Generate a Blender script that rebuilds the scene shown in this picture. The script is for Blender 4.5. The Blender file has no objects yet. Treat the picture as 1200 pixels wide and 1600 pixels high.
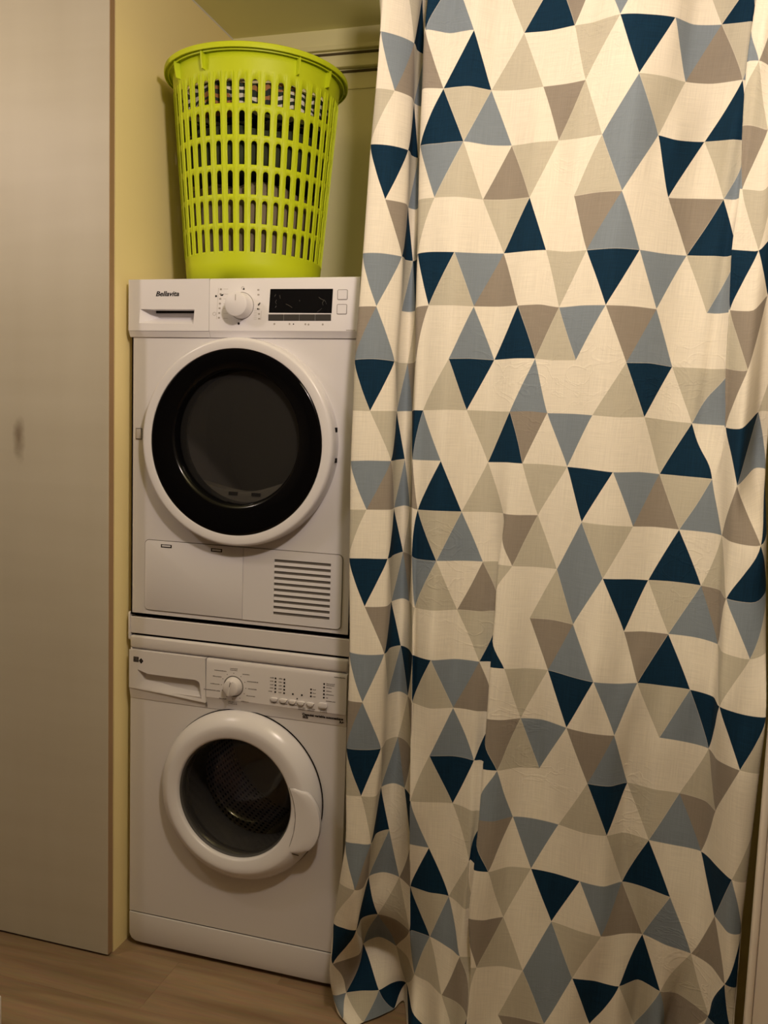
import bpy, bmesh, math, random
from mathutils import Vector, Matrix

S = bpy.context.scene
COL = S.collection
PI = math.pi

# ------------------------------------------------------------------ camera
cam = bpy.data.cameras.new('camera')
camo = bpy.data.objects.new('camera', cam)
COL.objects.link(camo)
_r = Vector((0.96018301, 0.27721078, 0.03468097))
_u = Vector((-0.06160037, 0.08899507, 0.99412538))
_f = Vector((-0.27249584, 0.95667866, -0.10252784))
camo.matrix_world = Matrix(((_r.x, _u.x, -_f.x, 1.2192), (_r.y, _u.y, -_f.y, -1.9230), (_r.z, _u.z, -_f.z, 1.4197), (0, 0, 0, 1)))
cam.sensor_fit = 'VERTICAL'
cam.sensor_height = 36.0
cam.sensor_width = 27.0
cam.lens = 36.0 * 1342.3 / 1600
cam.clip_start = 0.05
S.camera = camo

# ------------------------------------------------------------------ world, light, exposure
w = bpy.data.worlds.new('world')
S.world = w
w.use_nodes = True
w.node_tree.nodes['Background'].inputs[0].default_value = (1.0, 0.86, 0.72, 1)
w.node_tree.nodes['Background'].inputs[1].default_value = 0.05


def lamp(name, loc, power, radius, col):
    l = bpy.data.lights.new(name, 'POINT')
    l.energy = power
    l.shadow_soft_size = radius
    l.color = col
    o = bpy.data.objects.new(name, l)
    o.location = loc
    COL.objects.link(o)
    return o


lamp('right_lamp', (1.12, -1.12, 2.27), 42.5, 0.055, (1.0, 0.83, 0.75))
lamp('left_lamp', (-0.68, -0.82, 2.22), 13.5, 0.055, (1.0, 0.83, 0.75))

vs = S.view_settings
S.display_settings.display_device = 'sRGB'
vs.view_transform = 'Standard'
vs.look = 'None'
vs.gamma = 1.0
vs.use_curve_mapping = False
vs.exposure = 0.0

# ------------------------------------------------------------------ helpers


class MB:
    """collects shapes in one bmesh and links them as one mesh object"""

    def __init__(self):
        self.bm = bmesh.new()

    def box(self, x0, x1, y0, y1, z0, z1, bev=0.0, seg=2):
        b = bmesh.new()
        bmesh.ops.create_cube(b, size=1.0)
        bmesh.ops.scale(b, vec=(x1 - x0, y1 - y0, z1 - z0), verts=b.verts)
        bmesh.ops.translate(b, vec=((x0 + x1) / 2, (y0 + y1) / 2, (z0 + z1) / 2), verts=b.verts)
        if bev > 0:
            bmesh.ops.bevel(b, geom=b.edges[:], offset=bev, segments=seg, profile=0.5, affect='EDGES')
        self.add(b)
        return self

    def add(self, b, M=None):
        me = bpy.data.meshes.new('tmp')
        b.to_mesh(me)
        b.free()
        if M is not None:
            me.transform(M)
        self.bm.from_mesh(me)
        bpy.data.meshes.remove(me)

    def poly(self, pts, faces, M=None):
        b = bmesh.new()
        vs_ = [b.verts.new(p) for p in pts]
        for f in faces:
            try:
                b.faces.new([vs_[i] for i in f])
            except ValueError:
                pass
        self.add(b, M)
        return self

    def prism(self, pts, y0, y1, bev=0.0, seg=2):
        """outline pts (x, z) in the front plane, extruded from y0 (front) to y1 (back)"""
        b = bmesh.new()
        a = [b.verts.new((p[0], y0, p[1])) for p in pts]
        c = [b.verts.new((p[0], y1, p[1])) for p in pts]
        n = len(pts)
        ff = b.faces.new(a)
        b.faces.new(c[::-1])
        for i in range(n):
            b.faces.new((a[i], c[i], c[(i + 1) % n], a[(i + 1) % n]))
        bmesh.ops.recalc_face_normals(b, faces=b.faces[:])
        if bev > 0:
            bmesh.ops.bevel(b, geom=list(ff.edges), offset=bev, segments=seg, profile=0.5, affect='EDGES')
        self.add(b)
        return self

    def lathe(self, prof, seg=96, axis='Y', c=(0, 0, 0), close=False):
        """prof: (radius, along-axis) pairs"""
        b = bmesh.new()
        rings = []
        for (r, h) in prof:
            if r < 1e-6:
                p = (c[0], c[1] + h, c[2]) if axis == 'Y' else (c[0], c[1], c[2] + h)
                rings.append([b.verts.new(p)])
                continue
            ring = []
            for i in range(seg):
                t = 2 * PI * i / seg
                if axis == 'Y':
                    p = (c[0] + r * math.cos(t), c[1] + h, c[2] + r * math.sin(t))
                else:
                    p = (c[0] + r * math.cos(t), c[1] + r * math.sin(t), c[2] + h)
                ring.append(b.verts.new(p))
            rings.append(ring)
        prs = list(zip(rings[:-1], rings[1:]))
        if close:
            prs.append((rings[-1], rings[0]))
        for A, B in prs:
            if len(A) == 1 and len(B) == 1:
                continue
            for i in range(seg):
                j = (i + 1) % seg
                if len(A) == 1:
                    b.faces.new((A[0], B[j], B[i]))
                elif len(B) == 1:
                    b.faces.new((A[i], A[j], B[0]))
                else:
                    b.faces.new((A[i], A[j], B[j], B[i]))
        bmesh.ops.recalc_face_normals(b, faces=b.faces[:])
        self.add(b)
        return self

    def tube(self, pts, r, seg=8):
        b = bmesh.new()
        rings = []
        n = len(pts)
        for k, p in enumerate(pts):
            p = Vector(p)
            d = (Vector(pts[min(k + 1, n - 1)]) - Vector(pts[max(k - 1, 0)])).normalized()
            a = d.orthogonal().normalized()
            e = d.cross(a)
            rings.append([b.verts.new(p + r * (math.cos(2 * PI * i / seg) * a + math.sin(2 * PI * i / seg) * e)) for i in range(seg)])
        for A, B in zip(rings[:-1], rings[1:]):
            for i in range(seg):
                b.faces.new((A[i], A[(i + 1) % seg], B[(i + 1) % seg], B[i]))
        b.faces.new(rings[0][::-1])
        b.faces.new(rings[-1])
        bmesh.ops.recalc_face_normals(b, faces=b.faces[:])
        self.add(b)
        return self

    def build(self, name, m, parent=None, smooth=35, weld=0.0):
        if weld:
            bmesh.ops.remove_doubles(self.bm, verts=self.bm.verts[:], dist=weld)
        me = bpy.data.meshes.new(name)
        self.bm.to_mesh(me)
        self.bm.free()
        return link(name, me, m, parent, smooth)


def link(name, me, m, parent=None, smooth=35):
    if m is not None:
        me.materials.append(m)
    if smooth:
        me.shade_smooth()
        me.set_sharp_from_angle(angle=math.radians(smooth))
    o = bpy.data.objects.new(name, me)
    COL.objects.link(o)
    if parent is not None:
        o.parent = parent
        if parent.type == 'EMPTY':
            o.matrix_parent_inverse = parent.matrix_basis.inverted()
    return o


def thing(name, label, cat, loc=(0, 0, 0), group=None):
    """an Empty that parents the parts of one thing (parts are modelled in world space)"""
    o = bpy.data.objects.new(name, None)
    o.empty_display_size = 0.1
    o.location = loc
    COL.objects.link(o)
    o['label'] = label
    o['category'] = cat
    if group:
        o['group'] = group
    return o


def struct(o):
    o['kind'] = 'structure'
    return o


def stuff(o):
    o['kind'] = 'stuff'
    return o


def rrect(x0, x1, z0, z1, r, n=5):
    pts = []
    for cx, cz, a0 in ((x1 - r, z1 - r, 0), (x0 + r, z1 - r, 90), (x0 + r, z0 + r, 180), (x1 - r, z0 + r, 270)):
        for i in range(n + 1):
            a = math.radians(a0 + 90 * i / n)
            pts.append((cx + r * math.cos(a), cz + r * math.sin(a)))
    return pts


def text_mesh(body, x, y, z, size, width=None, shear=0.0, bold=0.0, depth=0.0004):
    cu = bpy.data.curves.new('lettering', 'FONT')
    cu.body = body
    cu.size = size
    cu.shear = shear
    cu.offset = bold
    cu.extrude = depth
    cu.resolution_u = 3
    o = bpy.data.objects.new('lettering', cu)
    COL.objects.link(o)
    dg = bpy.context.evaluated_depsgraph_get()
    dg.update()
    me = bpy.data.meshes.new_from_object(o.evaluated_get(dg))
    bpy.data.objects.remove(o)
    bpy.data.curves.remove(cu)
    me.materials.clear()
    xs = [v.co.x for v in me.vertices]
    s = width / (max(xs) - min(xs)) if width else 1.0
    # text plane (x, y) -> world (x, -, z), facing -Y
    me.transform(Matrix(((s, 0, 0, x - min(xs) * s), (0, 0, -1, y), (0, 1, 0, z), (0, 0, 0, 1))))
    return me


# ------------------------------------------------------------------ materials
def newmat(name):
    m = bpy.data.materials.new(name)
    m.use_nodes = True
    return m, m.node_tree.nodes, m.node_tree.links, m.node_tree.nodes['Principled BSDF']


def mat(name, col, rough=0.5, metal=0.0, spec=0.5, bump=0.0, bscale=200.0, coat=0.0, var=0.0):
    m, N, K, P = newmat(name)
    P.inputs['Base Color'].default_value = (*col, 1)
    P.inputs['Roughness'].default_value = rough
    P.inputs['Metallic'].default_value = metal
    P.inputs['Specular IOR Level'].default_value = spec
    P.inputs['Coat Weight'].default_value = coat
    tc = N.new('ShaderNodeTexCoord')
    nz = N.new('ShaderNodeTexNoise')
    nz.inputs['Scale'].default_value = bscale
    nz.inputs['Detail'].default_value = 4
    K.new(tc.outputs['Object'], nz.inputs['Vector'])
    if bump > 0:
        b = N.new('ShaderNodeBump')
        b.inputs['Strength'].default_value = bump
        b.inputs['Distance'].default_value = 0.001
        K.new(nz.outputs['Fac'], b.inputs['Height'])
        K.new(b.outputs[0], P.inputs['Normal'])
    if var > 0:
        n2 = N.new('ShaderNodeTexNoise')
        n2.inputs['Scale'].default_value = 3.0
        n2.inputs['Detail'].default_value = 5
        K.new(tc.outputs['Object'], n2.inputs['Vector'])
        mx = N.new('ShaderNodeMix')
        mx.data_type = 'RGBA'
        mx.inputs[6].default_value = (*[c * (1 - var) for c in col], 1)
        mx.inputs[7].default_value = (*[min(1, c * (1 + var)) for c in col], 1)
        K.new(n2.outputs['Fac'], mx.inputs[0])
        K.new(mx.outputs[2], P.inputs['Base Color'])
    return m


def glass_mat(name, tint, rough=0.02, ior=1.5, haze=0.0):
    """dark see-through glass: tinted transmission with a fresnel reflection"""
    m, N, K, P = newmat(name)
    N.remove(P)
    out = N['Material Output']
    tr = N.new('ShaderNodeBsdfTransparent')
    tr.inputs[0].default_value = (*tint, 1)
    gl = N.new('ShaderNodeBsdfGlossy')
    gl.inputs['Roughness'].default_value = rough
    fr = N.new('ShaderNodeFresnel')
    ge = N.new('ShaderNodeNewGeometry')
    io = N.new('ShaderNodeMapRange')        # the same reflection from either side of the sheet
    io.inputs[3].default_value = ior
    io.inputs[4].default_value = 1.0 / ior
    K.new(ge.outputs['Backfacing'], io.inputs[0])
    K.new(io.outputs[0], fr.inputs[0])
    mx = N.new('ShaderNodeMixShader')
    K.new(fr.outputs[0], mx.inputs[0])
    K.new(tr.outputs[0], mx.inputs[1])
    K.new(gl.outputs[0], mx.inputs[2])
    last = mx
    if haze > 0:                            # grey haze mixed into the glass to lift its tone
        df = N.new('ShaderNodeBsdfDiffuse')
        df.inputs[0].default_value = (0.5, 0.49, 0.48, 1)
        m2 = N.new('ShaderNodeMixShader')
        m2.inputs[0].default_value = haze
        K.new(mx.outputs[0], m2.inputs[1])
        K.new(df.outputs[0], m2.inputs[2])
        last = m2
    K.new(last.outputs[0], out.inputs[0])
    return m


M_ENAMEL = mat('white_enamel', (0.71, 0.69, 0.71), 0.38, bump=0.02, bscale=500)
M_PANEL = mat('white_plastic', (0.79, 0.77, 0.80), 0.42, bump=0.03, bscale=700)
M_DOORWHITE = mat('white_gloss_plastic', (0.76, 0.74, 0.76), 0.25, spec=0.4)
M_WENAMEL = mat('washer_enamel', (0.70, 0.67, 0.67), 0.40, bump=0.02, bscale=500)
M_WPANEL = mat('washer_plastic', (0.71, 0.68, 0.68), 0.45, bump=0.03, bscale=700)
M_GREYBAND = mat('grey_white_plastic', (0.56, 0.52, 0.49), 0.45)
M_BLACK = mat('black_gloss', (0.002, 0.002, 0.0025), 0.16, spec=0.28)
M_DISPLAY = mat('display_film', (0.006, 0.006, 0.007), 0.12, spec=0.5, bump=0.25, bscale=60)
M_KEY = mat('dark_grey_key', (0.045, 0.041, 0.038), 0.45)
M_GAP = mat('dark_gap', (0.012, 0.010, 0.009), 0.9, spec=0.1)
M_GROOVE = mat('groove_grey', (0.16, 0.145, 0.13), 0.8, spec=0.1)
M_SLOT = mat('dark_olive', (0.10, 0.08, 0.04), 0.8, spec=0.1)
M_INK = mat('dark_ink', (0.012, 0.010, 0.010), 0.6, spec=0.2)
M_PALEINK = mat('pale_ink', (0.40, 0.37, 0.35), 0.6, spec=0.2)
M_MIDINK = mat('mid_ink', (0.17, 0.15, 0.14), 0.6, spec=0.2)
M_RUBBER = mat('grey_rubber', (0.07, 0.068, 0.066), 0.55, spec=0.3)
M_STEEL = mat('drum_steel', (0.42, 0.41, 0.39), 0.28, metal=1.0)
M_DRUMGREY = mat('dryer_drum', (0.50, 0.48, 0.45), 0.5)
M_BACKPL = mat('drum_back', (0.42, 0.40, 0.37), 0.6)
M_LIME = mat('lime_plastic', (0.575, 0.675, 0.013), 0.5, spec=0.35)
M_JAMB = mat('jamb_paint', (0.86, 0.79, 0.70), 0.5, bump=0.05, bscale=60, var=0.05)
M_TRIM = mat('white_trim', (0.75, 0.73, 0.70), 0.45)
M_ROOM = mat('toned_down_wall', (0.24, 0.21, 0.18), 0.85, bump=0.1, bscale=120, var=0.03)  # unseen room walls, toned down to weaken the bounce light
M_DARKWALL = mat('dark_wall', (0.10, 0.08, 0.06), 0.85, bump=0.1, bscale=120, var=0.03)
M_CEIL = mat('ceiling_paint', (0.78, 0.75, 0.37), 0.9, bump=0.1, bscale=90, var=0.03)
M_NICHE = mat('yellow_paint', (0.92, 0.78, 0.40), 0.8, bump=0.12, bscale=90, var=0.03)
M_BACK = mat('olive_cream_paint', (0.86, 0.82, 0.46), 0.8, bump=0.12, bscale=90, var=0.03)
M_DRYGLASS = glass_mat('smoked_glass', (0.36, 0.35, 0.335), haze=0.038)
M_WGLASS = glass_mat('door_glass', (0.78, 0.77, 0.75))


def plank_mat():
    m, N, K, P = newmat('oak_laminate')
    tc = N.new('ShaderNodeTexCoord')
    oi = N.new('ShaderNodeObjectInfo')
    mp = N.new('ShaderNodeMapping')
    mp.inputs['Scale'].default_value = (1.2, 14, 14)
    K.new(tc.outputs['Object'], mp.inputs['Vector'])
    ad = N.new('ShaderNodeVectorMath')
    ad.operation = 'ADD'
    K.new(mp.outputs[0], ad.inputs[0])
    cx = N.new('ShaderNodeCombineXYZ')
    ml = N.new('ShaderNodeMath')
    ml.operation = 'MULTIPLY'
    ml.inputs[1].default_value = 37.0
    K.new(oi.outputs['Random'], ml.inputs[0])
    K.new(ml.outputs[0], cx.inputs[0])
    K.new(ml.outputs[0], cx.inputs[1])
    K.new(cx.outputs[0], ad.inputs[1])
    n1 = N.new('ShaderNodeTexNoise')
    n1.inputs['Scale'].default_value = 1.0
    n1.inputs['Detail'].default_value = 6
    n1.inputs['Distortion'].default_value = 0.9
    K.new(ad.outputs[0], n1.inputs['Vector'])
    n2 = N.new('ShaderNodeTexNoise')
    n2.inputs['Scale'].default_value = 9.0
    n2.inputs['Detail'].default_value = 4
    K.new(ad.outputs[0], n2.inputs['Vector'])
    cr = N.new('ShaderNodeValToRGB')
    e = cr.color_ramp.elements
    e[0].position, e[0].color = 0.28, (0.215, 0.138, 0.075, 1)
    e[1].position, e[1].color = 0.72, (0.41, 0.285, 0.17, 1)
    x = cr.color_ramp.elements.new(0.5)
    x.color = (0.32, 0.217, 0.128, 1)
    K.new(n1.outputs['Fac'], cr.inputs[0])
    mx = N.new('ShaderNodeMix')
    mx.data_type = 'RGBA'
    mx.blend_type = 'MULTIPLY'
    mx.inputs[0].default_value = 0.35
    K.new(cr.outputs[0], mx.inputs[6])
    K.new(n2.outputs['Color'], mx.inputs[7])
    hs = N.new('ShaderNodeHueSaturation')
    mr = N.new('ShaderNodeMapRange')
    mr.inputs[3].default_value = 0.92
    mr.inputs[4].default_value = 1.25
    K.new(oi.outputs['Random'], mr.inputs[0])
    K.new(mr.outputs[0], hs.inputs['Value'])
    K.new(mx.outputs[2], hs.inputs['Color'])
    K.new(hs.outputs[0], P.inputs['Base Color'])
    P.inputs['Roughness'].default_value = 0.42
    b = N.new('ShaderNodeBump')
    b.inputs['Strength'].default_value = 0.08
    b.inputs['Distance'].default_value = 0.002
    K.new(n2.outputs['Fac'], b.inputs['Height'])
    K.new(b.outputs[0], P.inputs['Normal'])
    return m


def panel_mat():
    """pale washed board: faint vertical streaks, faint cross bands, one brown stain"""
    m, N, K, P = newmat('washed_board')
    tc = N.new('ShaderNodeTexCoord')
    mp = N.new('ShaderNodeMapping')
    mp.inputs['Scale'].default_value = (6, 1, 0.7)
    K.new(tc.outputs['Object'], mp.inputs['Vector'])
    n1 = N.new('ShaderNodeTexNoise')
    n1.inputs['Scale'].default_value = 1.3
    n1.inputs['Detail'].default_value = 6
    K.new(mp.outputs[0], n1.inputs['Vector'])
    mp2 = N.new('ShaderNodeMapping')
    mp2.inputs['Scale'].default_value = (0.9, 1, 9)
    K.new(tc.outputs['Object'], mp2.inputs['Vector'])
    n2 = N.new('ShaderNodeTexNoise')
    n2.inputs['Scale'].default_value = 1.4
    n2.inputs['Detail'].default_value = 3
    K.new(mp2.outputs[0], n2.inputs['Vector'])
    cr = N.new('ShaderNodeValToRGB')
    e = cr.color_ramp.elements
    e[0].position, e[0].color = 0.30, (0.49, 0.443, 0.35, 1)
    e[1].position, e[1].color = 0.70, (0.56, 0.515, 0.42, 1)
    av = N.new('ShaderNodeMath')
    av.operation = 'ADD'
    K.new(n1.outputs['Fac'], av.inputs[0])
    K.new(n2.outputs['Fac'], av.inputs[1])
    hf = N.new('ShaderNodeMath')
    hf.operation = 'MULTIPLY'
    hf.inputs[1].default_value = 0.5
    K.new(av.outputs[0], hf.inputs[0])
    K.new(hf.outputs[0], cr.inputs[0])
    # stain: ellipse around a point of the board, broken up by noise
    mp3 = N.new('ShaderNodeMapping')
    mp3.vector_type = 'POINT'
    mp3.inputs['Location'].default_value = (0.283 / 0.020, 0, -1.350 / 0.060)
    mp3.inputs['Scale'].default_value = (1 / 0.020, 0, 1 / 0.060)
    K.new(tc.outputs['Object'], mp3.inputs['Vector'])
    ln = N.new('ShaderNodeVectorMath')
    ln.operation = 'LENGTH'
    K.new(mp3.outputs[0], ln.inputs[0])
    n3 = N.new('ShaderNodeTexNoise')
    n3.inputs['Scale'].default_value = 28
    n3.inputs['Detail'].default_value = 4
    K.new(tc.outputs['Object'], n3.inputs['Vector'])
    sb = N.new('ShaderNodeMath')
    sb.operation = 'ADD'
    K.new(ln.outputs['Value'], sb.inputs[0])
    K.new(n3.outputs['Fac'], sb.inputs[1])
    mr = N.new('ShaderNodeMapRange')
    mr.inputs[1].default_value = 0.65
    mr.inputs[2].default_value = 1.6
    mr.inputs[3].default_value = 0.8
    mr.inputs[4].default_value = 0.0
    K.new(sb.outputs[0], mr.inputs[0])
    mx = N.new('ShaderNodeMix')
    mx.data_type = 'RGBA'
    K.new(mr.outputs[0], mx.inputs[0])
    K.new(cr.outputs[0], mx.inputs[6])
    mx.inputs[7].default_value = (0.20, 0.15, 0.10, 1)
    K.new(mx.outputs[2], P.inputs['Base Color'])
    P.inputs['Roughness'].default_value = 0.5
    b = N.new('ShaderNodeBump')
    b.inputs['Strength'].default_value = 0.05
    b.inputs['Distance'].default_value = 0.002
    K.new(n1.outputs['Fac'], b.inputs['Height'])
    K.new(b.outputs[0], P.inputs['Normal'])
    return m


def drum_mat():
    """washing drum sheet: brushed steel with rows of punched holes (drum coordinates in the UV map, metres)"""
    m, N, K, P = newmat('punched_steel')
    uv = N.new('ShaderNodeUVMap')
    uv.uv_map = 'UVMap'
    sc = N.new('ShaderNodeVectorMath')
    sc.operation = 'SCALE'
    sc.inputs['Scale'].default_value = 1 / 0.0155
    K.new(uv.outputs[0], sc.inputs[0])
    vo = N.new('ShaderNodeTexVoronoi')
    vo.inputs['Scale'].default_value = 1.0
    vo.inputs['Randomness'].default_value = 0.0
    K.new(sc.outputs[0], vo.inputs['Vector'])
    lt = N.new('ShaderNodeMath')
    lt.operation = 'LESS_THAN'
    lt.inputs[1].default_value = 0.27
    K.new(vo.outputs['Distance'], lt.inputs[0])
    mx = N.new('ShaderNodeMix')
    mx.data_type = 'RGBA'
    K.new(lt.outputs[0], mx.inputs[0])
    mx.inputs[6].default_value = (0.72, 0.69, 0.65, 1)
    mx.inputs[7].default_value = (0.01, 0.01, 0.01, 1)
    K.new(mx.outputs[2], P.inputs['Base Color'])
    P.inputs['Metallic'].default_value = 0.25
    P.inputs['Roughness'].default_value = 0.42
    return m


def cloth_mats():
    """one woven cotton, five printed inks; the weave, slubs and creases are the same in all"""
    cols = {'W': (0.79, 0.735, 0.625), 'B': (0.52, 0.485, 0.39), 'T': (0.285, 0.247, 0.203), 'S': (0.215, 0.257, 0.30), 'N': (0.0035, 0.0235, 0.052)}
    out = []
    for k in 'WBTSN':
        m, N, K, P = newmat('curtain_cotton_' + {'W': 'white', 'B': 'beige', 'T': 'taupe', 'S': 'slate', 'N': 'navy'}[k])
        uv = N.new('ShaderNodeUVMap')
        uv.uv_map = 'weave'
        # slubs: long horizontal threads and fewer vertical ones
        heights = []
        for sx, sy, amp in ((18, 620, 1.0), (520, 14, 0.7)):
            mp = N.new('ShaderNodeMapping')
            mp.inputs['Scale'].default_value = (sx, sy, 1)
            K.new(uv.outputs[0], mp.inputs['Vector'])
            n = N.new('ShaderNodeTexNoise')
            n.inputs['Scale'].default_value = 1.0
            n.inputs['Detail'].default_value = 3
            K.new(mp.outputs[0], n.inputs['Vector'])
            heights.append(n)
        ad = N.new('ShaderNodeMath')
        ad.operation = 'ADD'
        K.new(heights[0].outputs['Fac'], ad.inputs[0])
        K.new(heights[1].outputs['Fac'], ad.inputs[1])
        mr = N.new('ShaderNodeMapRange')
        mr.inputs[1].default_value = 0.7
        mr.inputs[2].default_value = 1.3
        lo, hi = ((0.90, 1.06) if k != 'N' else (0.8, 1.3))
        mr.inputs[3].default_value = lo
        mr.inputs[4].default_value = hi
        K.new(ad.outputs[0], mr.inputs[0])
        hs = N.new('ShaderNodeHueSaturation')
        # unprinted hairline between neighbouring triangles
        bc = N.new('ShaderNodeAttribute')
        bc.attribute_name = 'cell'
        sp = N.new('ShaderNodeSeparateXYZ')
        K.new(bc.outputs['Vector'], sp.inputs[0])
        m1 = N.new('ShaderNodeMath')
        m1.operation = 'MINIMUM'
        K.new(sp.outputs[0], m1.inputs[0])
        K.new(sp.outputs[1], m1.inputs[1])
        m2 = N.new('ShaderNodeMath')
        m2.operation = 'MINIMUM'
        K.new(m1.outputs[0], m2.inputs[0])
        K.new(sp.outputs[2], m2.inputs[1])
        lt = N.new('ShaderNodeMath')
        lt.operation = 'LESS_THAN'
        lt.inputs[1].default_value = 0.006 if k != 'N' else 0.004
        K.new(m2.outputs[0], lt.inputs[0])
        sm = N.new('ShaderNodeMath')
        sm.operation = 'MULTIPLY'
        sm.inputs[1].default_value = {'W': 0.0, 'B': 0.35, 'T': 0.35, 'S': 0.35, 'N': 0.5}[k]
        K.new(lt.outputs[0], sm.inputs[0])
        mx = N.new('ShaderNodeMix')
        mx.data_type = 'RGBA'
        K.new(sm.outputs[0], mx.inputs[0])
        mx.inputs[6].default_value = (*cols[k], 1)
        mx.inputs[7].default_value = (*cols['W'], 1)
        K.new(mx.outputs[2], hs.inputs['Color'])
        K.new(mr.outputs[0], hs.inputs['Value'])
        K.new(hs.outputs[0], P.inputs['Base Color'])
        P.inputs['Roughness'].default_value = 0.85
        P.inputs['Specular IOR Level'].default_value = 0.15
        P.inputs['Sheen Weight'].default_value = 0.1 if k != 'N' else 0.0
        # creases
        nz = N.new('ShaderNodeTexNoise')
        nz.inputs['Scale'].default_value = 9.0
        nz.inputs['Detail'].default_value = 3
        nz.inputs['Distortion'].default_value = 1.6
        mpc = N.new('ShaderNodeMapping')
        mpc.inputs['Scale'].default_value = (1.0, 1.5, 1)
        K.new(uv.outputs[0], mpc.inputs['Vector'])
        K.new(mpc.outputs[0], nz.inputs['Vector'])
        ab = N.new('ShaderNodeMath')
        ab.operation = 'SUBTRACT'
        ab.inputs[1].default_value = 0.5
        K.new(nz.outputs['Fac'], ab.inputs[0])
        a2 = N.new('ShaderNodeMath')
        a2.operation = 'ABSOLUTE'
        K.new(ab.outputs[0], a2.inputs[0])
        a3 = N.new('ShaderNodeMapRange')
        a3.inputs[1].default_value = 0.0
        a3.inputs[2].default_value = 0.035
        a3.inputs[3].default_value = 1.0
        a3.inputs[4].default_value = 0.0
        K.new(a2.outputs[0], a3.inputs[0])
        # creases gather in patches
        pn = N.new('ShaderNodeTexNoise')
        pn.inputs['Scale'].default_value = 3.2
        pn.inputs['Detail'].default_value = 1
        K.new(uv.outputs[0], pn.inputs['Vector'])
        pr = N.new('ShaderNodeMapRange')
        pr.inputs[1].default_value = 0.5
        pr.inputs[2].default_value = 0.68
        K.new(pn.outputs['Fac'], pr.inputs[0])
        a4 = N.new('ShaderNodeMath')
        a4.operation = 'MULTIPLY'
        K.new(a3.outputs[0], a4.inputs[0])
        K.new(pr.outputs[0], a4.inputs[1])
        b0 = N.new('ShaderNodeBump')
        b0.inputs['Strength'].default_value = 0.33
        b0.inputs['Distance'].default_value = 0.0016
        K.new(a4.outputs[0], b0.inputs['Height'])
        b1 = N.new('ShaderNodeBump')
        b1.inputs['Strength'].default_value = 0.12
        b1.inputs['Distance'].default_value = 0.0006
        K.new(ad.outputs[0], b1.inputs['Height'])
        K.new(b0.outputs[0], b1.inputs['Normal'])
        K.new(b1.outputs[0], P.inputs['Normal'])
        out.append(m)
    return out


M_PLANK = plank_mat()
M_BOARD = panel_mat()
M_EDGE = mat('raw_chipboard', (0.34, 0.215, 0.11), 0.8, bump=0.3, bscale=250, var=0.12)
M_DRUM = drum_mat()
M_CLOTH = cloth_mats()

# ------------------------------------------------------------------ the setting
XW, YB, ZC = -0.020, 0.570, 2.563          # niche: left wall, back wall, ceiling
XR = 1.532                                 # niche: right wall
YF = -0.069                                # front of the board left of the niche

floor = struct(MB().box(-1.9, 2.5, -3.2, 0.9, -0.06, -0.012).build('floor', M_GAP))
PW, PL = 0.192, 1.28
pm = MB().box(0, PL - 0.0003, 0, PW - 0.0003, -0.012, 0.0, 0.0003, 1).build('plank', M_PLANK, floor)
pmesh = pm.data
first = True
rnd = random.Random(4)
for j in range(-15, 5):
    y = -0.2185 + j * PW
    off = rnd.uniform(0, PL)
    if j == 0:
        off = 0.165 + 1.9 - PL
    for i in range(-1, 4):
        o = pm if first else pm.copy()
        if not first:
            COL.objects.link(o)
        first = False
        o.location = (-1.9 + off + i * PL - (PL if off > PL else 0), y, 0)

struct(MB().box(XW - 0.10, XW, -0.044, YB + 0.1, 0, ZC + 0.05).build('wall_left', M_NICHE))
struct(MB().box(XW - 0.10, XR + 0.1, YB, YB + 0.1, 0, ZC + 0.05).build('wall_back', M_BACK))
struct(MB().box(XR, XR + 0.1, -0.03, YB + 0.1, 0, ZC + 0.05).build('wall_right', M_NICHE))
struct(MB().box(-1.9, 2.6, -3.2, YB + 0.1, ZC, ZC + 0.08).build('ceiling', M_CEIL))
# bead of filler in the corner of ceiling and left wall
struct(MB().tube([(XW, -0.04, ZC - 0.001), (XW, YB, ZC - 0.001)], 0.0028, 6).build('trim_1', M_TRIM))
# two ledges running along the back wall
cor = MB()
for z0, z1, d in ((2.500, 2.513, 0.014), (2.447, 2.466, 0.022), (2.389, 2.394, 0.005)):
    cor.box(XW, XR, YB - d, YB, z0, z1, 0.0015)
struct(cor.build('trim_2', M_BACK))
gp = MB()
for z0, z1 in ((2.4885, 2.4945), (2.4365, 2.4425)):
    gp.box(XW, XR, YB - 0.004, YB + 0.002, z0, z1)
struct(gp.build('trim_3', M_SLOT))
# room the photograph is taken from
struct(MB().box(-2.0, -1.9, -3.2, 0.2, 0, ZC).build('wall_west', M_ROOM))
struct(MB().box(-0.136, -0.0985, -3.1, -0.372, 0.0, 0.078, 0.002).build('baseboard_west', M_TRIM))
struct(MB().box(2.4, 2.5, -3.2, 0.2, 0, ZC).build('wall_east', M_ROOM))
struct(MB().box(XR + 0.22, 2.45, -0.05, 0.05, 0, ZC).build('wall_front', M_ROOM))
struct(MB().box(-1.9, 2.5, -3.2, -3.1, 0, ZC).build('wall_rear', M_DARKWALL))
# door jamb right of the curtain: rounded bead, groove, flat face
JX, JY = 1.4805, -0.33
jm = MB().box(JX + 0.0125, 1.80, JY + 0.003, JY + 0.026, 0, ZC, 0.002)
jm.box(JX, JX + 0.0118, JY, JY + 0.022, 0, ZC, 0.004, 3)
jm.box(1.56, 1.80, JY + 0.026, -0.03, 0, ZC)
struct(jm.build('trim_4', M_JAMB))

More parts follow.
